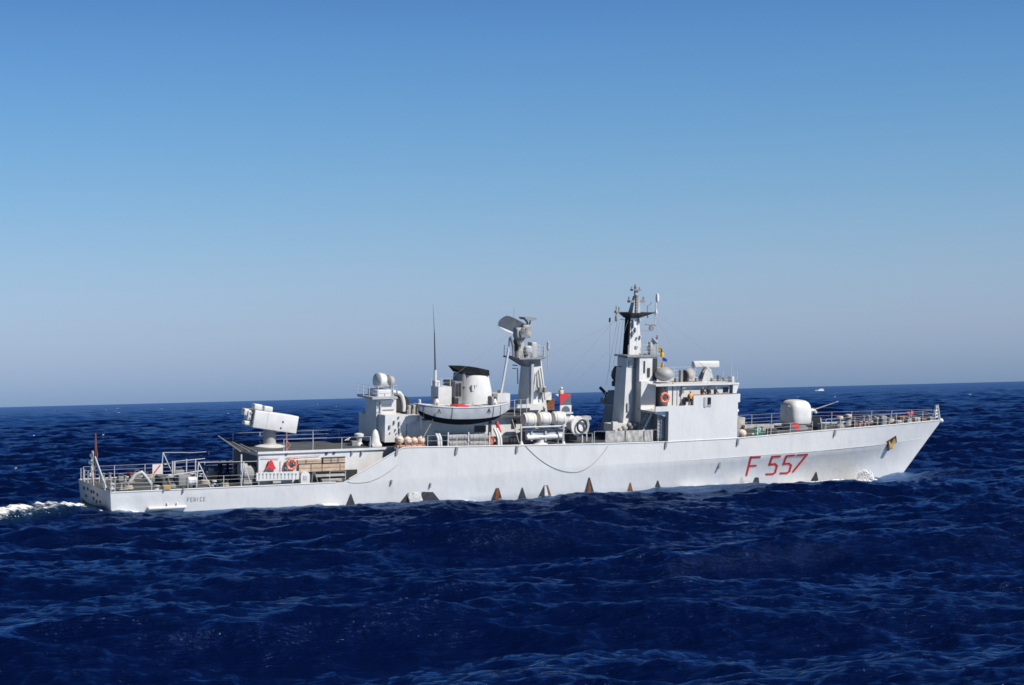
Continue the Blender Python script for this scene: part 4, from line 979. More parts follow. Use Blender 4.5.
# compass platform fittings on the roof
railing([(xw0 + 2.6, yh - .2, zR), (xw1 + .4, yh - .2, zR)], .32, 1.4, rails=(.5, 1.0)); railing([(xw0, -yh, zR), (xw1 + .4, -yh, zR), (xw1 + .4, yh - .2, zR)], 1.0, 2.2)
c = P(706.5, 364.5, -1.0)
mb = MB(); mb.rbox(-1.45, 1.25, -.22, .22, -.32, .34, .12, 0, Matrix.Translation((c.x, -1.0, c.z)) @ Matrix.Rotation(rad(-8), 4, 'Z')); nr = mb.build('navigation_radar', white, SHIP, smooth=True)
mb = MB(); mb.frust([(c.x - .75, -1.5), (c.x + .55, -1.5), (c.x + .55, -.5), (c.x - .75, -.5)], [(c.x - .25, -1.25), (c.x + .35, -1.25), (c.x + .35, -.75), (c.x - .25, -.75)], zR, zR + 1.15); mb.lathe((c.x + .05, -1, zR + 1.1), [(.28, 0), (.2, .3), (.18, c.z - zR - 1.3)], 12); mb.build('pedestal', grey, nr)
mb = MB(); mb.tube([P(701.3, 379, -1.6), P(702.5, 372.5, -1.6), P(706, 367.5, -1.4)], .13, 6); mb.build('waveguide', dark, nr)
mb = MB(); mb.lathe((c.x - 1.35, -1.0, c.z), [(.02, -.1), (.3, 0), (.3, .12)], 14, axis=(-1, 0, 0)); mb.build('end_cap', grey, nr)
c = P(687.5, 375, -1.2)
mb = MB(); mb.ball((c.x + .15, -1.2, c.z), .62, sz=1.0); mb.rbox(c.x - .2, c.x + .55, -1.7, -.7, zR, c.z + .1, .15); fd = mb.build('forward_director', dirty, SHIP, smooth=True)
mb = MB(); mb.lathe((c.x - .3, -1.3, c.z - .05), [(.3, -.1), (.5, 0), (.55, .22), (.35, .28)], 16, axis=(-1, -.2, 0)); mb.build('director_dish', dark, fd, smooth=True)
mb = MB()
for px, h_ in [(680.5, 1.1), (676, .4), (696, .35), (718.5, .55), (724, .3), (712, .3)]:
    q = P(px, 380, -1.5); mb.rbox(q.x - .12, q.x + .16, -1.7, -1.3, zR, zR + h_, .05)
build_split(mb, 'roof_fitting', mid, br)
mb = MB()
for px, yt in [(733.8, 370), (731.8, 356)]:
    q = P(px, yt, -2.6); mb.tube([(q.x, -2.6, zR), (q.x, -2.6, q.z)], .035, 5, r2=.012)
mb.rbox(xw1 + .25, xw1 + .55, -2.9, -2.2, zR, zR + .5, .06); mb.build('whip_aerial', railm, br)
# radome on a bracket at the after end of the roof
c = P(664.0, 374.2, -2.4)
mb = MB(); pr = [(max(.01, 0.86 * math.sin(math.pi * i / 14)), -0.64 * math.cos(math.pi * i / 14)) for i in range(15)]
mb.lathe((c.x, -2.4, c.z), pr, 28); rdm = mb.build('satellite_radome', radg, SHIP, smooth=True)
mb = MB(); mb.lathe((c.x, -2.4, zR - .15), [(.8, 0), (.8, .12), (.6, .2)], 24); mb.tube([(c.x + .1, -2.7, zR - .2), (c.x + .3, yh + .1, zR - 1.0)], .09); mb.tube([(c.x - .4, -2.7, zR - .2), (c.x + .2, yh + .1, zR - 1.3)], .08); mb.build('bracket', grey, rdm)
# mast house: stepped tower
zmb = Z1 - .1
def face(px, py, y): return P(px, py, y)
b0 = face(622.8, 425, -1.2); t0_ = face(626.8, 358, -1.05)
zt1 = t0_.z
mb = MB(); mb.frust([(b0.x, -1.2), (b0.x + .75, -1.2), (b0.x + 2.5, -1.0), (b0.x + 2.5, .9), (b0.x, .9)], [(t0_.x, -1.05), (t0_.x + .72, -1.05), (t0_.x + 2.3, -.9), (t0_.x + 2.3, .8), (t0_.x, .8)], zmb, zt1 - .9)
mh = mb.build('mast_house', white, SHIP)
b1 = face(640.5, 420, -2.3); t1_ = face(640, 381.5, -2.3)
mb = MB(); mb.box(b1.x, XBa + .2, -2.3, 2.3, zmb, t1_.z); mb.build('mast_house_wall', white, mh)
mb = MB(); px_box(mb, 639.5, 657, 357, 381.4, -1.9, 1.9); dk = mb.build('mast_deckhouse', white, mh)
mb = MB(); px_box(mb, 653, 657.2, 358.5, 380, -1.96, -1.8); px_box(mb, 643.8, 645.2, 361, 373, -1.95, -1.88); px_box(mb, 647.8, 650, 368, 377, -1.98, -1.88); build_split(mb, 'door', dark, dk)
mb = MB(); px_box(mb, 626.2, 640, 357.5, 366.5, -1.0, .6)
u0, u1, d0, d1 = P(622.6, 425, -1.35), P(629.8, 425, -1.35), P(627.0, 358, -1.25), P(633.8, 358, -1.25); mb.frust([(u0.x, -1.35), (u1.x, -1.35), (u1.x, -.5), (u0.x, -.5)], [(d0.x, -1.25), (d1.x, -1.25), (d1.x, -.5), (d0.x, -.5)], zmb, d0.z); build_split(mb, 'pillar', white, mh)
mb = MB(); px_box(mb, 629.3, 632.5, 360.5, 366.5, -1.36, -1.2); px_box(mb, 627.4, 629, 403, 411, -1.45, -1.3); build_split(mb, 'vent_grille', grey, mh)
zpl = P(645, 356, -1.0).z
mb = MB(); px_box(mb, 627.5, 659, 355.4, 357.2, -2.0, .4); mb.build('mast_platform', mid, mh)
xa2, xb2 = P(627.5, 356, -2.0).x, P(659, 356, -2.0).x
railing([(xa2 + .1, -1.95, zpl + .1), (xb2, -1.95, zpl + .1), (xb2, .35, zpl + .1)], 1.0, 1.3)
# dome and far-side structures
mb = MB(); c = P(614, 374.5, 1.8); mb.lathe((c.x + .5, 1.8, c.z), [(.2, -.5), (.72, -.3), (.78, .2), (.6, .42), (.02, .5)], 20, axis=(-1, -.2, 0)); mb.rbox(c.x + .3, c.x + 1.6, 1.4, 2.4, c.z - .9, c.z + .75, .1); mb.rbox(c.x - .1, c.x + .5, 1.6, 2.1, c.z - 1.1, c.z - .6, .1); mb.build('sensor_dome', dark, mh, smooth=True)
mb = MB(); q0 = P(602.5, 415, 3.6); mb.frust([(q0.x + .3, 2.6), (q0.x + 3.8, 2.6), (q0.x + 3.8, 4.6), (q0.x + .3, 4.6)], [(q0.x + 1.0, 2.6), (q0.x + 3.8, 2.6), (q0.x + 3.8, 4.4), (q0.x + 1.0, 4.4)], zmb, P(606, 391, 3.6).z); mb.build('port_screen_house', mid, mh)
mb = MB(); mb.tube([P(600, 387.5, 3.4), P(606.5, 394, 3.4)], .14, 8); mb.tube([P(603, 391, 3.4), (P(606, 396, 3.4).x, 3.4, P(606, 397, 3.4).z)], .08); mb.build('port_lamp', dark, mh)
# things at the foot of the house
mb = MB(); px_box(mb, 611, 636, 423.5, 431, -1.8, -.5); px_box(mb, 613, 618, 422, 430, -2.2, -1.8); build_split(mb, 'foot_locker', white, mh)
mb = MB()
for x, y, r in [(624, 428.5, .28), (629, 425, .24), (633, 429.5, .34), (620, 430, .22), (637, 424, .2)]: mb.ball(P(x, y, -2.4), r, mi=int(x) % 2)
build_split(mb, 'deck_valve', [dirty, mid], mh, smooth=True)
mb = MB(); px_box(mb, 635.5, 638.5, 424, 431, -2.6, -2.3); px_box(mb, 657.5, 664.5, 413.5, 438, -4.3, -4.2)
build_split(mb, 'wall_cabinet', grey, mh)
mb = MB()
for i in range(9): z = 5 + i * .32; mb.tube([(P(657.5, 425, -4.4).x, -4.4, z), (P(664.5, 425, -4.4).x, -4.4, z)], .025, 4)
for px in (657.5, 661, 664.6): q = P(px, 425, -4.4); mb.tube([(q.x, -4.4, 4.5), (q.x, -4.4, 7.4)], .03, 4)
for i in range(7): mb.tube([P(638 + i * 2.2, 424 - i * 2.6, -3.0), P(639 + i * 2.2, 435 - i * 2.6, -3.0)], .03, 4)
mb.build('wall_rails', mid, mh)
mb = MB(); a, b = P(641.5, 433, -3.6), P(653, 411.5, -3.6)
for y_ in (-3.6, -2.9): mb.tube([(a.x, y_, a.z), (b.x, y_, b.z)], .10, 6)
for k in range(12): t = k / 11; p = a.lerp(b, t); mb.box(p.x - .12, p.x + .12, -3.6, -2.9, p.z - .02, p.z + .02)
mb.build('inclined_ladder', railm, SHIP)
# dirty canvas dodgers laced along the rail
for i, (x0_, x1_) in enumerate([(604.5, 624), (625, 643.2), (644, 653)]):
    a, b = P(x0_, 440, -5.0), P(x1_, 440, -5.0); mb = MB(); v = []; f = []; k = 8
    for j in range(k + 1):
        for h_ in range(5):
            X = a.x + (b.x - a.x) * j / k; y_ = -hb(X, 4.4) + .03 + .03 * math.sin(j * 2.1 + h_ + i); v += [(X, y_, ztop(X) + .12 + .25 * h_), (X, y_ + .02, ztop(X) + .12 + .25 * h_)]
    for j in range(k):
        for h_ in range(4):
            q = j * 10 + h_ * 2; f += [(q, q + 10, q + 12, q + 2), (q + 1, q + 3, q + 13, q + 11)]
        q = j * 10; f += [(q, q + 1, q + 11, q + 10), (q + 8, q + 18, q + 19, q + 9)]
    for q in (0, k * 10):
        for h_ in range(4): f.append((q + 2 * h_, q + 2 * h_ + 2, q + 2 * h_ + 3, q + 2 * h_ + 1))
    mb.add(v, f).build('canvas_dodger', dirty, SHIP)
railing(edge(43.8, 50.6, -1), 1.15, 2.3, rails=(.1, 1.0)); railing(edge(27.5, 33.0, -1), 1.0, 2.7, rails=(.55, 1.0)); railing(edge(36.5, 43.4, -1), 1.0, 2.4, rails=())if False else None
railing([(X, -hb(X, 4.4) + .08, ztop(X) - .03) for X in (40.6, 43.6)], 1.0, 3.0, rails=(1.0,))
# main mast
zt2 = P(634, 314.5, 0).z
mB = P(633.2, 356, -.6); mT = P(634.5, 315, -.5)
mb = MB(); mb.frust([(mB.x - .52, -.75), (mB.x + .85, -.75), (mB.x + .85, .25), (mB.x - .52, .25)], [(mT.x - .42, -.55), (mT.x + .42, -.55), (mT.x + .42, .25), (mT.x - .42, .25)], zpl + .1, zt2)
mm = mb.build('main_mast', white, SHIP)
mb = MB(); mb.frust([(mB.x - .66, -.70), (mB.x - .525, -.70), (mB.x - .525, .22), (mB.x - .66, .22)], [(mT.x - .56, -.5), (mT.x - .425, -.5), (mT.x - .425, .22), (mT.x - .56, .22)], zpl + .15, zt2 - .02); mb.build('mast_back_plate', black, mm)
mb = MB()
for x, y, w_, h_ in [(637, 347, 2.6, 2.4), (637.5, 338, 1.4, 2), (636, 330, 1.0, 5), (634.0, 324, 1.2, 8), (633, 334, .9, 6), (641, 337, 1.6, 3), (640.5, 320.5, 2, 3)]: px_box(mb, x - w_ / 2, x + w_ / 2, y - h_ / 2, y + h_ / 2, -.86, -.5, r=.04)
build_split(mb, 'mast_fitting', grey, mm)
xl_, xr_ = P(620.5, 312.8, 0).x, P(655, 311.8, 0).x
mb = MB(); zc = P(636, 312.5, 0).z
mb.add([(xl_, -.3, zc), (xl_, .3, zc), (mT.x - .8, 1.3, zc), (mT.x + .9, 1.3, zc), (xr_, .25, zc), (xr_, -.25, zc), (mT.x + .9, -1.2, zc), (mT.x - .8, -1.2, zc), (mT.x - .45, -.55, zc - .5), (mT.x + .45, -.55, zc - .5), (mT.x + .45, .65, zc - .5), (mT.x - .45, .65, zc - .5)],
       [(0, 1, 2, 3, 4, 5, 6, 7)[::-1], (0, 7, 8), (7, 6, 9, 8), (6, 5, 9), (5, 4, 10, 9), (4, 3, 10), (3, 2, 11, 10), (2, 1, 11), (1, 0, 8, 11), (8, 9, 10, 11)[::-1]])
mb.build('mast_yard', dark, mm)
mb = MB(); a = P(634.3, 311, 0); mid_ = P(636, 296, 0); top_ = P(635.5, 289.5, 0)
mb.frust([(a.x - .42, -.4), (a.x + .42, -.4), (a.x + .42, .4), (a.x - .42, .4)], [(mid_.x - .2, -.2), (mid_.x + .22, -.2), (mid_.x + .22, .2), (mid_.x - .2, .2)], zc, mid_.z)
mb.box(mid_.x - .14, mid_.x + .14, -.14, .14, mid_.z, top_.z); tm = mb.build('topmast', grey, mm)
mb = MB()
zq = P(636, 301.3, 0).z; mb.box(a.x - .62, a.x + 1.0, -.25, .25, zq - .1, zq + .1)
for d in (-.6, .95): mb.tube([(a.x + d, 0, zq - .12), (a.x + d, 0, zq + .42)], .08); mb.ball((a.x + d, 0, zq + .02), .13)
zq = P(635.5, 289.9, 0).z; mb.box(top_.x - .42, top_.x + .46, -.3, .3, zq - .06, zq + .06); mb.tube([(top_.x - .4, 0, zq - .1), (top_.x - .4, 0, zq + .3)], .05); mb.tube([(top_.x + .42, 0, zq - .1), (top_.x + .42, 0, zq + .25)], .05)
mb.lathe((top_.x, 0, zq + .05), [(.12, 0), (.14, .25), (.07, .45), (.05, P(635.6, 283.6, 0).z - zq - .1)], 10)
for i in range(7): t = i / 6; p = Vector((a.x, -.42, zc)).lerp(Vector((mid_.x, -.22, mid_.z)), t); mb.rbox(p.x - .16, p.x + .12, p.y - .12, p.y + .05, p.z - .1, p.z + .12, .03)
mb.build('topmast_fitting', mid, tm)
# aerials at the ends of the yard
mb = MB(); q = P(656.5, 311, 0); mb.tube([(q.x - .08, 0, zc), (P(656, 303, 0).x, 0, P(656, 303, 0).z)], .05); mb.lathe(P(657.3, 302, 0), [(.04, -.05), (.15, .05), (.17, .45), (.12, .75), (.03, .8)], 10); mb.lathe((q.x - .05, 0, zc - .1), [(.1, -.1), (.16, .1), (.05, .4)], 8); mb.tube([(q.x - .1, 0, zc), P(655.4, 325, 0)], .05); mb.build('pole_aerial', white, mm, smooth=True)
mb = MB(); mb.tube([P(645.5, 324.3, 0), P(655.8, 325, 0)], .07); mb.torus(P(651.2, 328.2, 0), .2, .06, axis=(.2, 1, 0)); mb.tube([P(650, 325, 0), P(651.2, 331, 0)], .06); mb.tube([P(640, 330.8, 0), P(652, 330.4, 0)], .03); mb.tube([P(647.3, 308.5, 0), P(647.6, 306, 0), P(651, 304, 0), P(651.3, 302, 0)], .045); mb.tube([P(647.5, 312, 0), P(647.5, 308, 0)], .04); mb.tube([P(647.3, 313, 0), P(647.8, 318, 0)], .05); mb.build('yard_aerial', mid, mm)
mb = MB(); 
for x, y0_, y1_ in [(616.3, 306, 321.5), (619, 307, 313)]: mb.tube([P(x, y0_, .2), P(x, y1_, .2)], .06)
mb.tube([P(614.2, 312.3, .2), P(622, 311.6, .2)], .05); mb.tube([P(620.5, 319.5, .2), P(628, 320, .2)], .025); mb.lathe(P(616, 318.5, .2), [(.03, -.3), (.11, -.15), (.11, .2), (.03, .3)], 8); mb.rbox(P(615, 310, .2).x, P(617.5, 310, .2).x, .05, .35, P(616, 313, .2).z, P(616, 310.5, .2).z, .05); mb.build('yard_aerial', mid, mm)
mb = MB(); c = P(651.5, 342, -1.0); mb.rbox(c.x - .3, c.x + .25, -1.3, -.8, zpl + .1, c.z, .06); mb.lathe((c.x + .1, -1.05, c.z - .05), [(.2, 0), (.28, .15), (.42, .3), (.1, .34)], 14, axis=(.5, -.3, .6)); mb.build('signal_lamp', grey, mm, smooth=True)
mb = MB()
for a_, b_ in [((647, 355), (647.2, 341)), ((643, 355), (643, 350)), ((657.2, 355), (657, 334))]: mb.tube([P(*a_, -1.2), P(*b_, -1.2)], .04)
mb.build('platform_post', railm, mm)
# halyards and aerial wires
mb = MB()
for a_, b_ in [((617, 322, .2), (606, 385, 1.5)), ((619.5, 322, .2), (612.5, 372, 1.5)), ((623, 320, .2), (618, 365, 1.5)), ((610, 318, .6), (609.5, 372, 1.6)), ((621, 313, 0), (549, 396, -1.0)), ((607.2, 352, .6), (570, 388, .5)), ((655.5, 325, 0), (664, 366, -2.2)), ((655.5, 312, 0), (660, 345, -2.0)), ((634.5, 297, 0), (733, 372, -2.4)), ((638, 313, -.5), (644, 356, -1.5)), ((630, 314, -.5), (603, 400, -3)), ((652, 312, 0), (690, 376, -1.6)), ((545, 357, 0), (631, 314, 0)), ((526, 322, -.6), (440, 386, -1))]:
    mb.tube([P(*a_), P(*b_)], .010, 4)
mb.build('halyard', wire, mm)

# ------------------------------------------------------------------ gun turret and foredeck
gc = P(795.0, 414, 0.0); gz = P(796, 427, 0).z
zd = ztop(gc.x) - .1
th_b, th_t = P(797, 424.6, -1.5).z, P(797, 400.2, -.6).z
H_ = th_t - th_b
def gun_ring(t, k):
    """rounded dome plan: t 0..1 height"""
    w_ = 1.36 * k; fx_, ax_ = 1.28 * k, 1.22 * k; r = []
    for i in range(36):
        a_ = 2 * math.pi * i / 36; c_, s_ = math.cos(a_), math.sin(a_); e = .55
        r.append((gc.x + .05 + (fx_ if c_ > 0 else ax_) * math.copysign(abs(c_) ** e, c_), w_ * math.copysign(abs(s_) ** e, s_), th_b + H_ * t))
    return r
mb = MB(); loft(mb, [gun_ring(t, k) for t, k in [(0, .97), (.03, 1.0), (.3, 1.0), (.55, .985), (.72, .95), (.83, .88), (.91, .77), (.965, .62), (.99, .42), (1.0, .15)]])
gt = mb.build('gun_turret', white, SHIP, smooth=True)
mb = MB(); mb.lathe((gc.x, 0, zd - .05), [(1.25, 0), (1.25, th_b - zd + .1)], 28); mb.build('barbette', mid, gt, smooth=True)
mb = MB(); c = Vector((gc.x - 1.16, -.5, th_b + H_ * .56)); mb.lathe(c + Vector((.15, 0, 0)), [(.5, -.05), (.52, .08), (.4, .16), (.38, .1), (.02, .1)], 22, axis=(-1, -.35, .05)); mb.build('port_hatch', white, gt, smooth=True)
a = P(808.5, 411.5, 0); b = P(838, 401.6, 0); dv = (b - a).normalized()
mb = MB(); mb.lathe(a - dv * .3, [(.26, 0), (.26, .5), (.2, .55), (.18, .85), (.1, .9)], 16, axis=dv); mb.build('gun_mantlet', white, gt, smooth=True)
mb = MB(); mb.lathe(a + dv * .3, [(.07, 0), (.06, 1.3), (.045, (b - a).length - .55), (.07, (b - a).length - .5), (.07, (b - a).length - .3), (.05, (b - a).length - .28)], 12, axis=dv); mb.build('gun_barrel', mid, gt, smooth=True)
q = P(812, 411, -.5); mb = MB(); mb.tube([P(809, 410.5, -.6), P(814.5, 410.3, -.6), P(816.2, 413, -.6)], .13, 8); mb.build('ejector_chute', white, gt, smooth=True)
# breakwater, winches, bollards, vents
zf_ = lambda X: ztop(X) - .1
mb = MB(); X0 = P(826, 428, -1).x
mb.add([(X0, 0, zf_(X0)), (X0 - 1.8, -2.7, zf_(X0)), (X0 - 1.85, -2.7, zf_(X0) + .75), (X0, 0, zf_(X0) + .95), (X0 + .1, 0, zf_(X0)), (X0 - 1.7, -2.75, zf_(X0)), (X0 - 1.75, -2.75, zf_(X0) + .75), (X0 + .1, 0, zf_(X0) + .95)], [(0, 1, 2, 3), (4, 7, 6, 5), (3, 2, 6, 7), (1, 5, 6, 2)])
mb.add([(X0, 0, zf_(X0)), (X0 - 1.8, 2.7, zf_(X0)), (X0 - 1.85, 2.7, zf_(X0) + .75), (X0, 0, zf_(X0) + .95), (X0 + .1, 0, zf_(X0)), (X0 - 1.7, 2.75, zf_(X0)), (X0 - 1.75, 2.75, zf_(X0) + .75), (X0 + .1, 0, zf_(X0) + .95)], [(0, 3, 2, 1), (4, 5, 6, 7), (3, 7, 6, 2), (1, 2, 6, 5)])
mb.build('breakwater', grey, SHIP)
for px in (838.5, 849.5):
    q = P(px, 425, -.4 if px < 845 else .4); mb = MB(); y_ = -.6 if px < 845 else .6
    mb.lathe((q.x, y_, zf_(q.x)), [(.5, 0), (.42, .25), (.26, .35), (.22, .65), (.38, .75), (.38, .85), (.02, .9)], 18); cp = mb.build('capstan', mid, SHIP, smooth=True)
    MB().lathe((q.x, y_, zf_(q.x) + .86), [(.3, 0), (.33, .08), (.3, .2), (.02, .24)], 16).build('capstan_cap', peach, cp, smooth=True)
for px, y_ in [(822, -2.4), (862, -2.0), (872, 1.2), (886, -1.2), (893, .8), (905, -.7), (866, 2.2)]:
    q = P(px, 424, y_); bollard(q.x, y_, zf_(q.x) - .0, mid, 1.1)
mb = MB()
for px, y_, w_, h_ in [(857, -.8, .5, .5), (880, -.6, .6, .8), (882.5, -.9, .35, .95), (889, 0, .5, .5), (902, .2, .5, .7), (907, -.3, .4, .5), (898, -.8, .3, .4), (916, 0, .35, .5), (923, 0, .25, .4), (930, 0, .25, .5)]:
    q = P(px, 422, y_); mb.rbox(q.x - w_, q.x + w_, y_ - .3, y_ + .3, zf_(q.x), zf_(q.x) + h_, .08, int(px) % 3)
build_split(mb, 'anchor_gear', [mid, dirty, rustm], SHIP)
mb = MB()
for s_ in (-1, 1): mb.tube([P(862, 423, s_ * .5)] + [(X, s_ * .45, zf_(X) + .12) for X in (79, 81, 83)], .08, 6)
mb.build('anchor_chain', rustm, SHIP)
mb = MB(); px_box(mb, 738, 745, 417.5, 430, 1.0, 2.6); px_box(mb, 745, 775, 424.8, 428, .5, 1.2); px_box(mb, 762, 774, 427, 431, -1.2, -.6); build_split(mb, 'foredeck_locker', dirty, SHIP)
mb = MB(); px_box(mb, 769.5, 777.5, 428.5, 435.5, -3.3, -2.6, r=.1); mb.build('hose_box', dark, SHIP)
mb = MB(); mb.tube([P(770.5, 436, -3.5), P(771.5, 424, -3.5)], .04); mb.tube([P(752, 434, -3.8), P(756, 434, -3.8)], .1); mb.tube([P(793, 436.5, -3.6), P(830, 431.0, -3.1)], .05); build_split(mb, 'foredeck_pipe', railm, SHIP)
# jackstaff: small lattice at the stem head
mb = MB(); a = P(936.6, 405, 0); b0_, b1_ = P(933.0, 419.5, 0), P(939.5, 419.5, 0)
for bx2, yy in ((b0_.x, -.25), (b0_.x, .25), (b1_.x, -.12), (b1_.x, .12)): mb.tube([(bx2, yy, zf_(85.5)), (a.x + (.15 if bx2 > a.x else -.05), yy * .3, a.z)], .06, 6)
for t in (.2, .4, .6, .8):
    z = zf_(85.5) + (a.z - zf_(85.5)) * t; xl2 = b0_.x + (a.x - b0_.x) * t; xr3 = b1_.x + (a.x + .15 - b1_.x) * t; mb.tube([(xl2, 0, z), (xr3, 0, z + .12)], .05, 5); mb.tube([(xl2, -.2 * (1 - t), z), (xr3, .1 * (1 - t), z + .3)], .04, 5)
mb.build('jackstaff', railm, SHIP)

# ------------------------------------------------------------------ loose things aboard
def one(mb, name, mats, label, cat, group=None, smooth=False):
    return tag(mb.build(name, mats, None, smooth=smooth), label, cat, group)
# stern ensign furled on its staff
mb = MB(); a, b = P(95.2, 480, .9), P(96.9, 433, .9); mb.tube([(.35, .9, D2), (.36, .9, b.z)], .045, 8); mb.build('ensign_staff', brown, SHIP)
mb = MB(); mb.tube([(.42, .9, D2 + 1.9), (.5, .86, D2 + 2.4), (.44, .92, D2 + 3.0), (.4, .9, b.z - .1)], .10, 8, r2=.04); one(mb, 'ensign', brown, 'brown red flag furled around the staff on the stern', 'flag', smooth=True)
# lifebuoys
def lifebuoy(c, label, r=.5):
    t = thing('lifebuoy', label, 'lifebuoy', c, 'lifebuoys hung on the walls')
    c = Vector(c); mb = MB(); mb.torus(c, r, .13, axis=(0, -1, 0), n=28, m=10); rg = mb.build('ring', orange, t, smooth=True)
    mb = MB()
    for k in range(4):
        a_ = math.pi / 4 + k * math.pi / 2; d = Vector((math.cos(a_), 0, math.sin(a_))); mb.torus(c + d * r, .135, .03, axis=(-d.z, 0, d.x), n=12, m=5)
    mb.build('band', white, rg)
    return t
q = P(291.2, 464.5, -3.95); lifebuoy(q, 'orange lifebuoy on the white after deckhouse beside the timber panels', .40)
q = P(664.6, 397.8, -4.2)
lifebuoy(q, 'orange lifebuoy below the grey radome at the after end of the bridge', .40)
# red cover, timber panels, gangway along the deckhouse
mb = MB(); o_ = [(265.5, 468.8), (268, 464.5), (268.8, 461.2), (270, 462), (271.2, 460.2), (272.6, 461.6), (273.6, 464.8), (275.8, 468.4), (272.5, 469.4), (269.5, 468)]
mb.prism([(P(x, y, -3.86).x, P(x, y, -3.86).z) for x, y in o_], 'y', -3.95, -3.72); one(mb, 'canvas_cover', flagred, 'red draped cover hung on the white deckhouse wall', 'cover')
def panel(x0, x1, yt, yb, label, seams, fr=False):
    t = thing('timber_panel', label, 'panel', P((x0 + x1) / 2, yb, -3.9), 'timber panels stowed along the deckhouse')
    mb = MB(); px_box(mb, x0, x1, yt, yb, -3.92, -3.72); mb.build('board', tan, t)
    mb = MB()
    for sx in seams: px_box(mb, sx, sx + .5, yt, yb, -3.95, -3.925)
    if fr: px_box(mb, x0 - .6, x1 + .6, yt - .7, yt, -3.96, -3.7); px_box(mb, x0 - .6, x1 + .6, yb, yb + .7, -3.96, -3.7); px_box(mb, x0 - .8, x0, yt, yb, -3.96, -3.7)
    px_box(mb, x0, x1, (yt + yb) / 2 - .12, (yt + yb) / 2 + .12, -3.94, -3.925)
    mb.build('batten', dark if fr else brown, t)
panel(299, 345, 464, 471.2, 'long bare timber panel at the bottom of the stack on the deckhouse', (311, 322, 340))
panel(298, 321.5, 459.6, 463.2, 'narrow bare timber panel at the upper left of the stack', (306,))
panel(323.5, 345, 457.8, 462.4, 'dark framed timber panel at the upper right of the stack', (331, 338), True)
t = thing('gangway', 'white gangway with a row of slots stowed along the deckhouse', 'gangway', P(278, 481, -4.2))
mb = MB(); px_box(mb, 256.5, 299, 472.2, 480.2, -4.35, -4.15); mb.build('side_plate', white, t)
mb = MB()
for k in range(11): px_box(mb, 258.5 + k * 3.65, 260.3 + k * 3.65, 473.4, 475.0, -4.365, -4.352); px_box(mb, 259 + k * 3.65, 259.7 + k * 3.65, 475.0, 479, -4.36, -4.352)
build_split(mb, 'slot', mid, t)
mb = MB(); px_box(mb, 273, 281, 480, 483.2, -4.3, -4.1); mb.build('foot', grey, t)
mb = MB(); a, b = P(300.2, 483, -4.3), P(309.2, 471, -4.3); xm, rx = (a.x + b.x) / 2, (b.x - a.x) / 2
mb.prism([(a.x, D2), (b.x, D2), (b.x, b.z - .3)] + [(xm + rx * math.cos(k * math.pi / 8), b.z - .35 + .35 * math.sin(k * math.pi / 8)) for k in range(0, 9)] + [(a.x, b.z - .3)], 'y', -4.45, -3.9)
cb = mb.build('deck_cabinet', white, SHIP); mb = MB(); mb.rbox(xm - .2, xm + .15, -4.48, -4.44, D2 + .3, b.z - .35, .05); mb.build('door', grey, cb)
mb = MB(); mb.tube([P(313, 472, -4.3), P(311.5, 484, -4.3)], .05); mb.tube([P(314.5, 472, -4.3), P(318, 483, -4.3)], .05); mb.build('side_ladder', mid, SHIP)
mb = MB(); px_box(mb, 316, 345, 474.5, 476.5, -4.2, -3.8); px_box(mb, 322, 342, 479, 481.5, -4.4, -3.9); mb.build('stowed_spars', dirty, SHIP)
# canvas-covered winch under the awning
mb = MB(); c = P(250.5, 471.5, -2.6); mb.lathe((c.x - .9, -2.6, c.z - .1), [(.35, 0), (.75, .15), (.8, .6), (.78, 1.0), (.66, 1.5), (.3, 1.75)], 18, axis=(1, 0, 0)); mb.box(c.x - .8, c.x + .7, -3.2, -2.0, D2, c.z - .3); cw = mb.build('covered_winch', canvas, SHIP, smooth=True)
mb = MB(); mb.lathe((c.x - .92, -2.6, c.z), [(.72, 0), (.82, .1), (.84, .5)], 18, axis=(1, 0, .1)); mb.build('winch_cover', dirty, cw, smooth=True)
aframe(243.5, 462, 486, -4.2, w=.5)
# white drum on a small rack
t = thing('drum', 'white drum lying in a low rack near the stern rail', 'drum', P(191.5, 486, -4.1))
mb = MB(); a, b = P(187.2, 481, -4.1), P(196, 480.6, -4.1); mb.lathe(a, [(.2, 0), (.34, .03), (.36, .1), (.34, .14), (.34, (b.x - a.x) - .14), (.36, (b.x - a.x) - .1), (.34, (b.x - a.x) - .03), (.2, (b.x - a.x))], 20, axis=(1, 0, 0)); mb.build('barrel', white, t, smooth=True)
mb = MB()
for px in (188.5, 194.5): q = P(px, 484, -4.1); mb.box(q.x - .06, q.x + .06, -4.4, -3.8, D2, a.z - .2)
mb.build('rack', dark, t)
# board with a red slash
t = thing('sign_board', 'square white board with a red diagonal slash standing on the quarterdeck', 'sign', P(157.5, 475, 1.0))
mb = MB(); px_box(mb, 152.5, 162.8, 464.2, 474.3, 1.0, 1.06); mb.build('panel', white, t)
mb = MB(); strokes(mb, [[(P(154.5, 472.5, .99).x, P(154.5, 472.5, .99).z), (P(160, 465.5, .99).x, P(160, 465.5, .99).z)]], .11, lambda u, v_, l: (u, .992 - l, v_), .006); mb.build('slash', flagred, t)
mb = MB()
for px in (154, 161): q = P(px, 470, 1.05); mb.tube([(q.x, 1.1, D2), (q.x, 1.1, q.z)], .04)
mb.build('leg', grey, t)
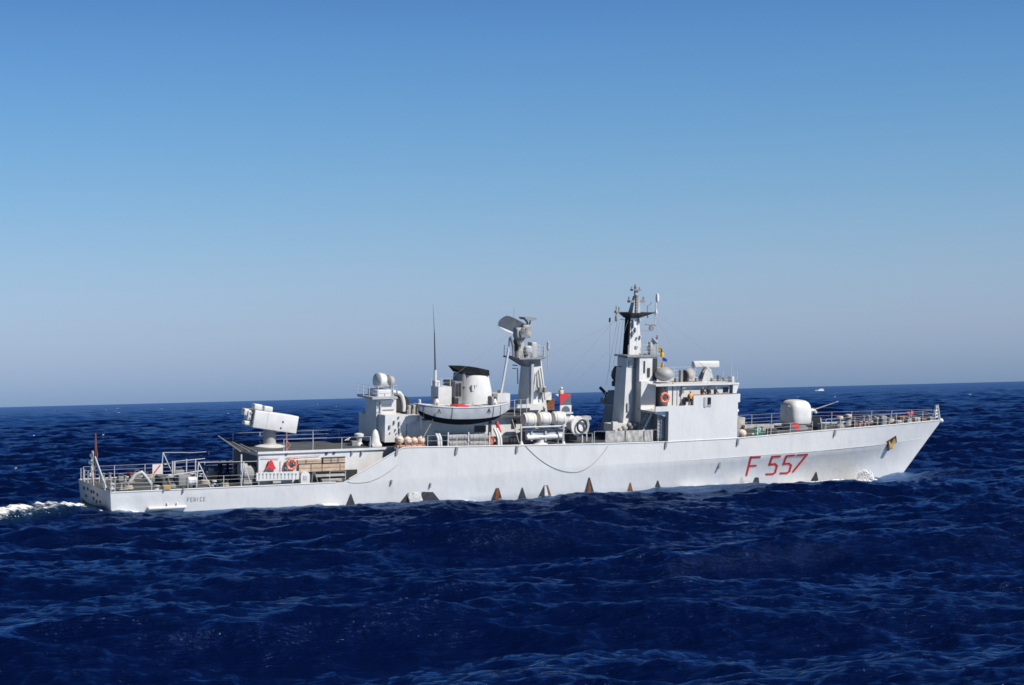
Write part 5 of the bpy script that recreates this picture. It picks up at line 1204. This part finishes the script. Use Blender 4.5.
# small pump with yellow base
t = thing('pump', 'small grey pump on a yellow base near the crew', 'pump', P(211.5, 480, .5))
q = P(211.5, 479, .5); mb = MB(); mb.rbox(q.x - .45, q.x + .45, .2, .8, D2 + .15, D2 + .75, .08); mb.lathe((q.x, .5, D2 + .7), [(.2, 0), (.28, .1), (.28, .3), (.1, .4)], 12); mb.build('body', dirty, t, smooth=True)
mb = MB(); mb.rbox(q.x - .4, q.x + .4, .15, .85, D2, D2 + .16, .03); mb.build('base', yellow, t)
# ventilators on the deckhouse roof
mb = MB(); q = P(359, 441, -1.5); mb.lathe((q.x, -1.5, ZR), [(.35, 0), (.3, .2), (.22, .3), (.25, .7), (.4, .8), (.4, 1.0), (.2, 1.08)], 16); vv = mb.build('ventilator', white, SHIP, smooth=True)
mb = MB(); q = P(354.5, 440, -1.5); mb.rbox(q.x - .35, q.x + .2, -1.8, -1.3, ZR, ZR + .45, .05); mb.build('vent_motor', mid, vv)
mb = MB(); q = P(375, 444, -2.8); mb.lathe((q.x, -2.8, ZR - .1), [(.5, 0), (.55, .35), (.42, .6), (.36, 1.0), (.22, 1.45), (.05, 1.6)], 16, sy=.8); mb.rbox(q.x - .45, q.x + .5, -3.2, -2.4, ZR - .1, ZR + .3, .1); mb.build('covered_binnacle', white, SHIP, smooth=True)
# round fenders on an orange float
t = thing('float', 'flat orange float lashed at the deck edge under four round fenders', 'float', P(411, 447, -4.6))
mb = MB(); a, b = P(396, 445.5, -4.7), P(425, 445, -4.7); mb.rbox(a.x, b.x, -4.95, -4.2, a.z - .2, a.z + .02, .08); fl = mb.build('pad', floatm, t, smooth=True)
mb = MB()
for k in range(5): x_ = a.x + (b.x - a.x) * (k + .5) / 5; mb.torus((x_, -4.55, a.z - .05), .45, .03, axis=(1, 0, 0), n=14, m=5)
mb.build('lashing', rope, t)
f0 = None
for k, (px, lab, sc_) in enumerate([(399.2, 'leftmost and largest of the four round cream fenders on the orange float', 1.0), (407.5, 'second round cream fender from the left on the orange float', .9), (414.0, 'third round cream fender from the left on the orange float', .82), (420.8, 'rightmost of the four round cream fenders on the orange float', .94)]):
    p = P(px, 444.3, -4.6)
    if f0 is None:
        f0 = thing('fender', lab, 'fender', p, 'round fenders on the orange float')
        mb = MB(); mb.ball(p + Vector((0, 0, .36)), .40, sz=.95); mb.build('ball', peach, f0, smooth=True)
        mb = MB(); mb.lathe(p + Vector((0, 0, .70)), [(.09, 0), (.07, .1), (.02, .14)], 10); mb.torus(p + Vector((0, 0, .36)), .40, .02, axis=(.3, .2, 1), n=20, m=4); mb.build('eye', orange, f0)
    else: dup(f0, p, lab, rot=k * 1.1, scale=sc_)
# grey canisters below the boat
g0 = None
for k, (px, py, lab) in enumerate([(447.5, 444.2, 'lower grey canister under the boat, nearest the stern'), (468.5, 444.2, 'lower grey canister under the boat, nearest the orange hose'), (447.5, 437.6, 'upper grey canister under the boat, nearest the stern'), (468.5, 437.6, 'upper grey canister under the boat, nearest the orange hose')]):
    p = P(px, py, -4.3); L_ = 1.85
    if g0 is None:
        g0 = thing('canister', lab, 'canister', p, 'grey canisters stacked under the boat')
        mb = MB(); mb.lathe(p, [(.2, 0), (.3, .04), (.3, L_ - .04), (.2, L_)], 18, axis=(1, 0, 0)); mb.build('casing', canvas, g0, smooth=True)
        mb = MB()
        for d in (.35, .95, 1.5): mb.torus(p + Vector((d, 0, 0)), .305, .022, axis=(1, 0, 0), n=18, m=5)
        mb.build('strap', mid, g0)
    else: dup(g0, p, lab)
mb = MB()
for px in (446.6, 467, 488): q = P(px, 445, -4.3); mb.box(q.x - .05, q.x + .05, -4.62, -4.55, Z1, q.z + 1.15)
mb.build('canister_rack', railm, SHIP)
for lab, xs_list in [('orange fire hose coiled beside the forward davit of the boat', [(490.5, 440), (493.5, 441)])]:
    t = thing('fire_hose', lab, 'hose', P(492, 446, -4.4)); mb = MB()
    for k, (px, py) in enumerate(xs_list): mb.torus(P(px, py, -4.4 + .12 * k), .33, .09, axis=(.2, -1, 0), n=18, m=6)
    mb.build('coil', orange, t, smooth=True)
    mb = MB(); mb.tube([P(492, 438, -4.3), P(492, 446.5, -4.3)], .05); mb.build('hook_post', railm, t)
mb = MB(); mb.tube([P(496.5, 422, -3.6), P(500, 432.5, -3.9)], .16, 8); one(mb, 'hose_reel_arm', flagred, 'red slanting pipe behind the forward davit of the boat', 'pipe')
mb = MB(); px_box(mb, 500.5, 516, 436.5, 443, -4.0, -3.0, r=.08); one(mb, 'locker', dark, 'dark deck locker between the boat and the torpedo tubes', 'locker')
# the boat in its davits
bt = thing('boat', 'grey boat with a black bottom slung in davits beside the white funnel', 'boat', P(464, 422, -4.6))
yb_ = -4.55
A_, B_ = P(419.0, 404, yb_), P(509.2, 402, yb_)
Ln = B_.x - A_.x; zg = lambda t: A_.z + (B_.z - A_.z) * t - .30 * math.sin(math.pi * t) ** .8
def boat_sec(t):
    fl_ = max(.04, (1 - (2 * t - 1) ** 4 * (1 if t > .5 else .75))) ; w_ = 1.15 * fl_; zt = zg(t)
    kz = zt - 1.58 + .5 * (2 * t - 1) ** 2 + .55 * max(0, (t - .78) / .22) ** 2 + .25 * max(0, (.12 - t) / .12) ** 2
    x = A_.x + Ln * t
    return [(x, yb_ - w_, zt), (x, yb_ - w_ * .98, zt - .52 + .12 * (2 * t - 1) ** 4), (x, yb_ - w_ * .86, zt - 1.0 + .42 * (2 * t - 1) ** 4), (x, yb_ - w_ * .45, kz + .1), (x, yb_, kz)], zt
def boat_mesh(lo, hi, lift=0.0):
    mb = MB(); v = []; f = []; n = 26
    for i in range(n + 1):
        s_, zt = boat_sec(i / n); s_ = s_[lo:hi]
        s_ = [(x, y - lift, z - lift * .4) for x, y, z in s_]
        v += s_ + [(x, 2 * yb_ - y, z) for x, y, z in s_][::-1]
    k = 2 * (hi - lo)
    for i in range(n):
        for j in range(k):
            f.append((i * k + j, (i + 1) * k + j, (i + 1) * k + (j + 1) % k, i * k + (j + 1) % k))
    f += [tuple(range(k)), tuple(range(n * k, n * k + k))[::-1]]
    return mb.add(v, f)
bh = boat_mesh(0, 3).build('hull', grey, bt, smooth=True); boat_mesh(2, 5).build('bottom', black, bt, smooth=True)
mb = MB()
for sg in (-1, 1): mb.tube([(boat_sec(i / 20)[0][0][0], yb_ + sg * (yb_ - boat_sec(i / 20)[0][0][1]), zg(i / 20)) for i in range(21)], .055, 6)
mb.build('gunwale', railm, bt)
mb = MB()
for t_ in (.2, .35, .5, .65): x = A_.x + Ln * t_; mb.box(x - .12, x + .12, yb_ - 1.0, yb_ + 1.0, zg(t_) - .14, zg(t_) - .06 + .1)
mb.rbox(A_.x + Ln * .37, A_.x + Ln * .5, yb_ - .9, yb_ + .6, zg(.45), zg(.45) + .16, .05, 1); mb.build('thwart', [rope, flagred], bt)
mb = MB()
for (x, y) in [(439.2, 411.3), (489.2, 410.6)]: 
    q = P(x, y, yb_ - 1.16); strokes(mb, [[(q.x - .14, q.z - .16), (q.x, q.z + .16), (q.x + .12, q.z - .16)]], .06, lambda u, v_, l: (u, yb_ - 1.14 - l, v_), .04)
mb.build('registration_mark', dark, bt)
mb = MB()
for x in (421.5, 446.5, 487.8, 496): 
    q = P(x, 412, yb_); t_ = (q.x - A_.x) / Ln; s_, zt = boat_sec(t_); mb.tube([(q.x, s_[0][1] - .03, zt), (q.x, s_[1][1] - .03, zt - .55), (q.x, s_[2][1] - .03, zt - 1.05)], .02, 4)
build_split(mb, 'grab_line', dark, bt)
for px in (436.2, 494.2):
    q = P(px, 405.5, yb_); mb = MB(); mb.lathe((q.x, yb_, q.z - .2), [(.15, 0), (.24, .1), (.24, .55), (.15, .75), (.12, .85), (.02, .9)], 14); hk = mb.build('lifting_hook', white, bt, smooth=True)
    mb = MB(); mb.lathe((q.x + .05, yb_ - .2, q.z - .1), [(.02, 0), (.14, .1), (.14, .35), (.02, .45)], 10); mb.build('hook_block', peach, hk, smooth=True)
    mb = MB(); mb.lathe((q.x, yb_, q.z + .62), [(.16, 0), (.2, .06), (.02, .14)], 12); mb.build('hook_cap', dark, hk)
mb = MB(); mb.rbox(P(489, 403, -4.5).x, P(492.5, 403, -4.5).x, -4.9, -4.1, zg(.8), zg(.8) + .75, .15); mb.build('engine_cover', mid, bt, smooth=True)
# life raft canisters
r0 = None
for k, (px, lab) in enumerate([(522, 'white life raft canister in the rack, nearest the stern'), (536.8, 'middle one of the three white life raft canisters'), (551.5, 'white life raft canister in the rack, nearest the bridge')]):
    p = P(px, 422.6 - k * .7, -4.3); L_ = 1.28
    if r0 is None:
        r0 = thing('life_raft', lab, 'life raft', p, 'life raft canisters in a row')
        mb = MB(); n = 12
        mb.lathe(p + Vector((0, 0, .25)), [(.35, 0), (.56, .1), (.6, .2), (.615, L_ * .5), (.6, L_ - .2), (.56, L_ - .1), (.35, L_)], 24, axis=(1, 0, 0)); mb.build('shell', raftm, r0, smooth=True)
        mb = MB()
        for d in (.3, .95): mb.torus(p + Vector((d, 0, .25)), .605, .02, axis=(1, 0, 0), n=24, m=4)
        mb.build('strap', canvas, r0)
        mb = MB(); mb.rbox(p.x + .1, p.x + L_ - .1, p.y - .35, p.y + .35, p.z - .55, p.z - .3, .05); mb.build('cradle', mid, r0)
    else: dup(r0, p, lab)
# boards
t = thing('signal_board', 'square board split diagonally red and slate above a white plate with a dark arch', 'sign', P(565.5, 412.4, -3.0))
def diag_board(t, x0, x1, yt, yb, y, up=True):
    a, b, c, d = [P(*q, y) for q in ((x0, yt), (x1, yt), (x1, yb), (x0, yb))]
    a, b, c, d = [(q.x, q.z) for q in (a, b, c, d)]
    MB().prism([a, b, d] if up else [a, b, c], 'y', y, y + .06).build('red_half', flagred, t); MB().prism([b, c, d] if up else [a, c, d], 'y', y, y + .06).build('slate_half', slate, t)
diag_board(t, 560.2, 571.0, 393.8, 405.0, -2.9)
mb = MB(); px_box(mb, 560.2, 571.4, 405.1, 411.8, -2.9, -2.8); pl = mb.build('plate', white, t)
mb = MB(); q = P(565.8, 411.2, -2.92); mb.prism([(q.x + .42 * math.cos(k * math.pi / 10), q.z + .46 * math.sin(k * math.pi / 10)) for k in range(11)], 'y', -2.94, -2.9); mb.build('dark_arch', slate, pl)
mb = MB(); q = P(561.3, 393, -2.8); mb.rbox(q.x - .16, q.x + .2, -2.9, -2.5, q.z - .1, q.z + .25, .05); mb.ball((q.x + .05, -2.7, q.z + .4), .14); mb.build('lamp', peach, t, smooth=True)
mb = MB(); mb.prism([(P(x, y, -2.7).x, P(x, y, -2.7).z) for x, y in [(555.3, 394.5), (560, 393.6), (560, 397.5)]], 'y', -2.75, -2.65); one(mb, 'pennant', white, 'small white triangular pennant beside the red and slate board', 'flag')
t = thing('deck_board', 'square red and slate board on the foredeck rail under the gun turret', 'sign', P(794, 433, -3.5))
diag_board(t, 790.3, 798.6, 423.2, 431.8, -3.55, False)
t = thing('letter_board', 'green board with a white letter P on the foredeck rail', 'sign', P(760, 437, -3.9))
mb = MB(); px_box(mb, 754.6, 763.0, 426.8, 435.6, -3.92, -3.86); mb.build('panel', green, t)
mb = MB(); q = P(757.6, 434.2, -3.93); strokes(mb, [[(q.x + a_ * .14, q.z + b_ * .15) for a_, b_ in ln] for ln in LET['P']], .10, lambda u, v_, l: (u, -3.925 - l, v_), .006, step=.1); mb.build('letter', white, t)
t = thing('fender', 'cream ball fender on the foredeck against the bridge front', 'fender', P(741.8, 436.5, -4.1))
c = P(742, 433.2, -4.05); mb = MB(); mb.ball(c, .38, sx=1.15); mb.build('ball', peach, t, smooth=True)
mb = MB(); mb.rbox(c.x - .62, c.x - .38, -4.2, -3.9, c.z - .3, c.z + .3, .06); mb.build('eye', mid, t)
# anchor in its pocket
t = thing('anchor', 'ochre stockless anchor stowed against the bow plating', 'anchor', H(891, 450))
q = H(891.5, 443); mb = MB()
k0, k1 = H(893.5, 438.5), H(888.6, 446.6); mb.tube([k0 + Vector((0, -.15, 0)), k1 + Vector((0, -.22, 0))], .12, 8); mb.rbox(k1.x - .22, k1.x + .25, k1.y - .42, k1.y - .05, k1.z - .2, k1.z + .2, .08); mb.build('shank', ochre, t, smooth=True)
mb = MB(); c = k1 + Vector((0, -.25, 0))
for d in (Vector((.62, -.05, .62)), Vector((-.32, -.05, .72))):
    e_ = c + d; n_ = Vector((d.z, 0, -d.x)).normalized() * .2
    mb.add([c + n_, c - n_, e_, c + n_ + Vector((0, -.16, 0)), c - n_ + Vector((0, -.16, 0)), e_ + Vector((0, -.1, 0))], [(0, 1, 2), (3, 5, 4), (0, 3, 4, 1), (1, 4, 5, 2), (2, 5, 3, 0)])
mb.build('fluke', ochre, t)
mb = MB(); e_ = H(887, 450.5); mb.tube([c, e_ + Vector((0, -.15, 0))], .15, 8, r2=.08); mb.build('crown', mid, t)
# rope bights hanging down the side
def side_rope(pts, label, r):
    mb = MB(); pp = []
    for x, y in pts: p = H(x, y); pp.append((p.x, p.y - .035, p.z))
    mb.tube(pp, r, 5); one(mb, 'rope', rope, label, 'rope')
sr = [(525.5 + 82.5 * i / 24, 446.0 + 26.2 * (1 - ((i / 24 - .58) / .58) ** 2) if i < 14 else 446.0 + 26.2 * (1 - ((i / 24 - .58) / .42) ** 2)) for i in range(25)]
side_rope(sr, 'long rope hanging in a bight down the side of the warship amidships', .02)
side_rope([(347, 481.5), (352, 482.8), (360, 482.9), (370, 481.5), (380, 477.5), (390, 471), (398, 464.5)], 'short faint rope hanging below the sloping bulwark', .014)
# signal flags
def flag(pts, m, label, y=-2.1, name='signal_flag', grp='signal flags flying by the mast', m2=None, cat='flag'):
    pp = [P(x, yy, y) for x, yy in pts]; mb = MB(); n = 6; v = []; f = []
    for i in range(n + 1):
        for j in range(4):
            a = pp[0].lerp(pp[1], i / n); b = pp[3].lerp(pp[2], i / n); p = a.lerp(b, j / 3) + Vector((0, .09 * math.sin(i * 1.3 + j * .5), 0)); v += [p, p + Vector((0, .015, 0))]
    for i in range(n):
        for j in range(3):
            a = (i * 4 + j) * 2; b = a + 8; f += [(a, b, b + 2, a + 2), (a + 1, a + 3, b + 3, b + 1)]
        a = i * 8; f += [(a, a + 1, a + 9, a + 8), (a + 6, a + 14, a + 15, a + 7)]
    for a in (0, n * 8): f += [(a, a + 2, a + 3, a + 1), (a + 2, a + 4, a + 5, a + 3), (a + 4, a + 6, a + 7, a + 5)]
    mb.add(v, f)
    if m2: mb.m = [1 if (k // 8) >= 3 else 0 for k in range(len(mb.m))]
    return one(mb, name, [m, m2] if m2 else m, label, cat, grp, smooth=True)
flag([(657.3, 346), (662.6, 349.5), (662.8, 352.5), (658, 350)], yellow, 'dark and yellow signal flag, topmost beside the mast platform', m2=black)
flag([(659, 351), (664.6, 353), (664.2, 357.5), (660.5, 356.5)], yellow, 'plain yellow signal flag just above the blue one')
flag([(662.5, 357), (667.6, 359.3), (667.2, 362), (663, 360.8)], blue, 'plain blue signal flag between two yellow ones')
flag([(660.8, 362.5), (664, 363.4), (663.8, 367.8), (661, 367.4)], yellow, 'plain yellow signal flag touching the top of the grey radome')
flag([(656.2, 335.5), (658.3, 335.2), (658.1, 339.5), (656.4, 339.2)], white, 'small red and white flag above the mast platform', m2=flagred)
flag([(609, 318.5), (611, 317), (610.8, 321.5), (609.4, 322.3)], flagred, 'small dull red and dark flag on the halyard left of the mast', y=.6, m2=slate)
flag([(908, 411.5), (913.8, 411), (914, 414.8), (908.6, 415)], flagred, 'small red flag on the far rail of the bow', y=.9, name='rail_flag', grp='small flags on the bow rail')
flag([(924.8, 412), (926.8, 411), (926, 416), (924.6, 417)], green, 'small green flag on the far rail near the jackstaff', y=.5, name='rail_flag', grp='small flags on the bow rail')

# ------------------------------------------------------------------ crew
def person_mesh(pose):
    """one continuous skinned body: joints as vertices with radii; z up, facing +x"""
    J = {'pel': ((0, 0, .95), (.15, .12)), 'wst': ((0, 0, 1.10), (.135, .11)), 'chs': ((0.01, 0, 1.32), (.16, .12)), 'nck': ((0.01, 0, 1.50), (.06, .06)), 'jaw': ((.03, 0, 1.58), (.07, .07)), 'hed': ((.02, 0, 1.67), (.085, .10)), 'top': ((.01, 0, 1.745), (.06, .07))}
    E = [('pel', 'wst'), ('wst', 'chs'), ('chs', 'nck'), ('nck', 'jaw'), ('jaw', 'hed'), ('hed', 'top')]
    J['nos'] = ((.115, 0, 1.645), (.014, .014)); E.append(('hed', 'nos'))
    for s, n in ((1, 'l'), (-1, 'r')):
        sw = pose.get('swing', .05) * s
        J.update({n + 'sh': ((.0, s * .19, 1.43), (.065, .065)), n + 'el': ((pose['elx'], s * .26, 1.16), (.048, .048)), n + 'wr': ((pose['wrx'], s * pose['wry'], pose['wrz']), (.034, .034)), n + 'pa': ((pose['wrx'] + .07, s * pose['wry'], pose['wrz'] - .06), (.036, .022)),
                  n + 'hp': ((0, s * .10, .90), (.095, .10)), n + 'kn': ((.03 + sw, s * .12, .50), (.06, .06)), n + 'an': ((-.01 + sw * 1.4, s * .12, .09), (.042, .042)), n + 'to': ((.16 + sw * 1.4, s * .14, .035), (.036, .045))})
        E += [('chs', n + 'sh'), (n + 'sh', n + 'el'), (n + 'el', n + 'wr'), (n + 'wr', n + 'pa'), ('pel', n + 'hp'), (n + 'hp', n + 'kn'), (n + 'kn', n + 'an'), (n + 'an', n + 'to')]
        for k, (dx, dy, dz) in enumerate([(.085, .028, -.05), (.095, .010, -.06), (.09, -.010, -.058), (.075, -.026, -.05), (.04, -.045, -.015)]):
            w0 = J[n + 'pa'][0]; J[n + 'f%d' % k] = ((w0[0] + dx, w0[1] + s * dy * (-1), w0[2] + dz), (.009, .009)); E.append((n + 'pa', n + 'f%d' % k))
    keys = list(J); me = bpy.data.meshes.new('person_skeleton'); me.from_pydata([J[k][0] for k in keys], [(keys.index(a), keys.index(b)) for a, b in E], [])
    ob = bpy.data.objects.new('person_skeleton', me); col.objects.link(ob)
    md = ob.modifiers.new('skin', 'SKIN'); md.use_smooth_shade = True
    for k, d in zip(keys, me.skin_vertices[0].data): d.radius = J[k][1]; d.use_root = (k == 'pel')
    sd = ob.modifiers.new('sub', 'SUBSURF'); sd.levels = 1; sd.render_levels = 1
    dg = bpy.context.evaluated_depsgraph_get(); out = bpy.data.meshes.new_from_object(ob.evaluated_get(dg))
    bpy.data.objects.remove(ob); return out
POSES = [dict(elx=.02, wrx=.10, wry=.28, wrz=.92), dict(elx=-.06, wrx=.16, wry=.16, wrz=1.06, swing=.12), dict(elx=.10, wrx=.30, wry=.22, wrz=1.12, swing=-.08)]
PM = [person_mesh(p) for p in POSES]
def person(loc, rot, pose, top, bottom, label, grp, scale=1.0, vest=None, cap=None):
    t = thing('person', label, 'person', loc, grp, Matrix.Rotation(rot, 4, 'Z') @ Matrix.Scale(scale, 4))
    me = PM[pose].copy(); me.materials.clear()
    for m in (top, bottom, skin, dark): me.materials.append(m)
    for p in me.polygons:
        c = p.center; wr = POSES[pose]
        hand = (Vector((c.x, abs(c.y), c.z)) - Vector((wr['wrx'] + .09, wr['wry'], wr['wrz'] - .08))).length < .13
        p.material_index = 2 if (c.z > 1.50 or hand) else 3 if c.z < .12 else 1 if c.z < .98 else 0
        p.use_smooth = True
    b = bpy.data.objects.new('body', me); col.objects.link(b); b.parent = t
    mb = MB(); pr = [(.108 * math.sin(math.pi * (.5 + .5 * i / 6)) if i < 6 else .002, .135 * (1 - math.cos(math.pi * .5 * i / 6)) * 1.0) for i in range(7)]
    mb.lathe(Vector(loc) + Vector((-.005, 0, 1.665)), pr, 14, sx=1.02, sy=.92)
    if cap: mb.rbox(loc[0] + .05, loc[0] + .19, loc[1] - .07, loc[1] + .07, loc[2] + 1.67, loc[2] + 1.69, .008)
    mb.build('cap' if cap else 'hair', cap or hairm, t, smooth=True)
    if vest:
        mb = MB(); loft(mb, [[(loc[0] + .0 + rx * math.cos(a_), loc[1] + ry * math.sin(a_), loc[2] + z) for a_ in [2 * math.pi * k / 16 for k in range(16)]] for z, rx, ry in [(1.02, .17, .19), (1.2, .19, .20), (1.36, .19, .22), (1.47, .13, .17), (1.5, .08, .09)]]); mb.build('vest', vest, t, smooth=True)
    return t
for px, yy, rz, pose, lab, sc_ in [(219.8, -.4, -1.2, 0, 'crew member in dark navy standing aft of the other two', 1.0), (227.5, .3, 2.6, 1, 'crew member in dark navy standing between two others', .97), (237.3, -1.6, -2.2, 2, 'crew member in dark navy right under the awning edge', 1.03)]:
    q = P(px, 478, yy); person((q.x, yy, D2 - .03), rz, pose, navy, navy, lab, 'crew on the quarterdeck', sc_)
zwg = zB1 - 1.05
for px, yy, rz, pose, lab, vs_, cp_ in [(702.2, -4.0, -1.4, 2, 'crew member in dark clothing on the bridge wing, nearest the stern', None, None), (708.4, -3.95, -1.7, 1, 'crew member in dark clothing, middle one on the bridge wing', None, navy), (715.2, -4.0, -1.2, 2, 'crew member in dark clothing on the bridge wing, nearest the bow', None, None)]:
    q = P(px, 391, yy); person((q.x, yy, zwg), rz, pose, navy, navy, lab, 'crew on the bridge wing', 1.0, vs_, cp_)
q = P(690.3, 391, -4.0); person((q.x, -4.0, zB0 - .44), -1.3, 0, navy, navy, 'person in an orange yellow life vest standing on the bridge wing', 'crew on the bridge wing', .98, vestm, yellow)

# ------------------------------------------------------------------ spray, whitecaps and a far boat
def blobs(name, pts, mtl):
    """many droplets and foam clots as small octahedra"""
    ico = np.array([(1, 0, 0), (-1, 0, 0), (0, 1, 0), (0, -1, 0), (0, 0, 1), (0, 0, -1)], float)
    fc_ = np.array([(0, 2, 4), (2, 1, 4), (1, 3, 4), (3, 0, 4), (2, 0, 5), (1, 2, 5), (3, 1, 5), (0, 3, 5)])
    v = (ico[None] * pts[:, None, 3:6] + pts[:, None, :3]).reshape(-1, 3); f = (fc_[None] + 6 * np.arange(len(pts))[:, None, None]).reshape(-1, 3)
    me = bpy.data.meshes.new(name); me.from_pydata(v.tolist(), [], f.tolist()); me.materials.append(mtl)
    me.polygons.foreach_set('use_smooth', np.ones(len(f), bool))
    o = bpy.data.objects.new(name, me); col.objects.link(o); o['kind'] = 'stuff'; return o
foamm = mat('foam', (0.90, 0.92, 0.94), 0.9, wear=0.05)
MF = M.copy()
def flat(X, Y, z): p = Matrix.Translation(ORG) @ Matrix.Rotation(SHIP_TH, 4, 'Z') @ Vector((X, Y, z)); return p
pts = []
sc0 = P(864, 480, -2.6).x
for _ in range(16000):
    t = rng.beta(1.3, 2.0); X = sc0 + .9 - 4.6 * t + rng.normal(0, .18); hb_ = float(np.interp(X, [65, 74, 82.3], [3.2, 1.6, .05]))
    out = 1.1 + 1.6 * t + rng.normal(0, .32)
    hgt = (1.25 * math.exp(-((t - .16) / .20) ** 2) + .4 * math.exp(-((t - .5) / .3) ** 2)) * rng.random() ** 1.3
    r_ = .012 + .05 * rng.random() ** 3
    p = flat(X, -hb_ - max(.1, out), -.92 + hgt); pts.append((p.x, p.y, p.z, r_ * 1.3, r_ * 1.3, r_))
for _ in range(2500):
    X = -1.2 - 34 * rng.random() ** 1.2; y_ = rng.normal(0, 3.0); r_ = .012 + .04 * rng.random() ** 4; p = flat(X, y_ * min(1, .45 + .04 * abs(X)) - min(3, .3 * abs(X)), .28 + .25 * rng.random() ** 2 - .008 * abs(X)); pts.append((p.x, p.y, p.z, r_ * 1.6, r_ * 1.6, r_))
for _ in range(3200):
    t = rng.beta(1.2, 1.8); X = sc0 + 1.2 - 6.0 * t; hb_ = float(np.interp(X, [65, 74, 82.3], [3.2, 1.6, .05])); hgt = (.95 * math.exp(-((t - .2) / .15) ** 2) + .42 * math.exp(-((t - .5) / .25) ** 2) + .08) * rng.random() ** 1.2 * (.7 + .3 * math.sin(9 * t + 2))
    r_ = .03 + .10 * rng.random() ** 2; p = flat(X, -hb_ - 1.2 - 1.5 * t + rng.normal(0, .4), -.92 + hgt); pts.append((p.x, p.y, p.z, r_ * 1.2, r_ * 1.2, r_))
for _ in range(900):
    u = rng.random(); X = sc0 - 3 - 9 * u; hb_ = float(np.interp(X, [60, 65, 74, 82.3], [4.2, 3.2, 1.6, .05])); r_ = rng.uniform(.03, .12); p = flat(X, -hb_ - 1.0 - 2.2 * u + rng.normal(0, .25), -.62 + .22 * rng.random()); pts.append((p.x, p.y, p.z, r_ * 2, r_ * 2, r_))
x0_, x1_ = H(407, 497).x, H(420, 497).x
for _ in range(3200):
    u = rng.random(); X = x0_ + (x1_ - x0_) * u; zt_s = 1.15 * (.55 + .45 * math.sin(math.pi * (.2 + .6 * u))); fall = rng.random() ** .6; p = M @ Vector((X + .25 * fall, -hb(X, .8) - .06 - .35 * fall * rng.random(), zt_s * (1 - fall) - .1)); r_ = .010 + .018 * rng.random() ** 2; pts.append((p.x, p.y, p.z, r_, r_, r_ * 2.2))
blobs('spray', np.array(pts), foamm)
pts = []
for _ in range(85):
    d = math.exp(rng.uniform(math.log(230), math.log(4200))); a_ = rng.uniform(-.32, .32)
    n_ = rng.integers(3, 8); wd = rng.uniform(.15, .6) * (d / 500) ** .45
    for k in range(n_):
        xx, yy = d * math.sin(a_) + rng.normal(0, wd * .55), d * math.cos(a_) + rng.normal(0, wd * .3)
        s_ = (xx - ORG.x) * math.cos(SHIP_TH) + (yy - ORG.y) * math.sin(SHIP_TH); t_ = -(xx - ORG.x) * math.sin(SHIP_TH) + (yy - ORG.y) * math.cos(SHIP_TH)
        if -5 < s_ < 92 and abs(t_) < 8: continue
        pts.append((xx, yy, .28 + rng.uniform(0, .25), wd * rng.uniform(.25, .6), wd * .3, .03 + .03 * (d / 500) ** .5))
blobs('whitecaps', np.array(pts), foamm)
# far motorboat near the horizon
Rw = Matrix.Translation((0, 0, 0))
def far_boat():
    d = 3900.0; px = 818.5
    u = (px - 512) / FPX; x, y = d * u, d
    o = bpy.data.objects.new('motorboat', None); col.objects.link(o); o.location = (x, y, 0); o.rotation_euler = (0, 0, rad(8))
    tag(o, 'tiny white motorboat far away just under the horizon', 'boat')
    def raw(mb, name, m):
        me = bpy.data.meshes.new(name); me.from_pydata([tuple(v) for v in mb.v], [], mb.f); me.materials.append(m); q = bpy.data.objects.new(name, me); col.objects.link(q); q.parent = o
    mb = MB(); mb.frust([(-8, -.6), (-3, -2.2), (7, -2.2), (7, 2.2), (-3, 2.2), (-8, .6)], [(-9.5, -.3), (-3, -2.5), (7.2, -2.5), (7.2, 2.5), (-3, 2.5), (-9.5, .3)], -.6, 2.0); raw(mb, 'hull', foamm)
    mb = MB(); mb.frust([(-3, -1.9), (6, -1.9), (6, 1.9), (-3, 1.9)], [(-.5, -1.6), (5.4, -1.6), (5.4, 1.6), (-.5, 1.6)], 2.0, 4.2); raw(mb, 'cabin', white)
    mb = MB(); mb.box(-1.6, 4.8, -1.82, -1.7, 2.8, 3.5); raw(mb, 'window', glass)
far_boat()
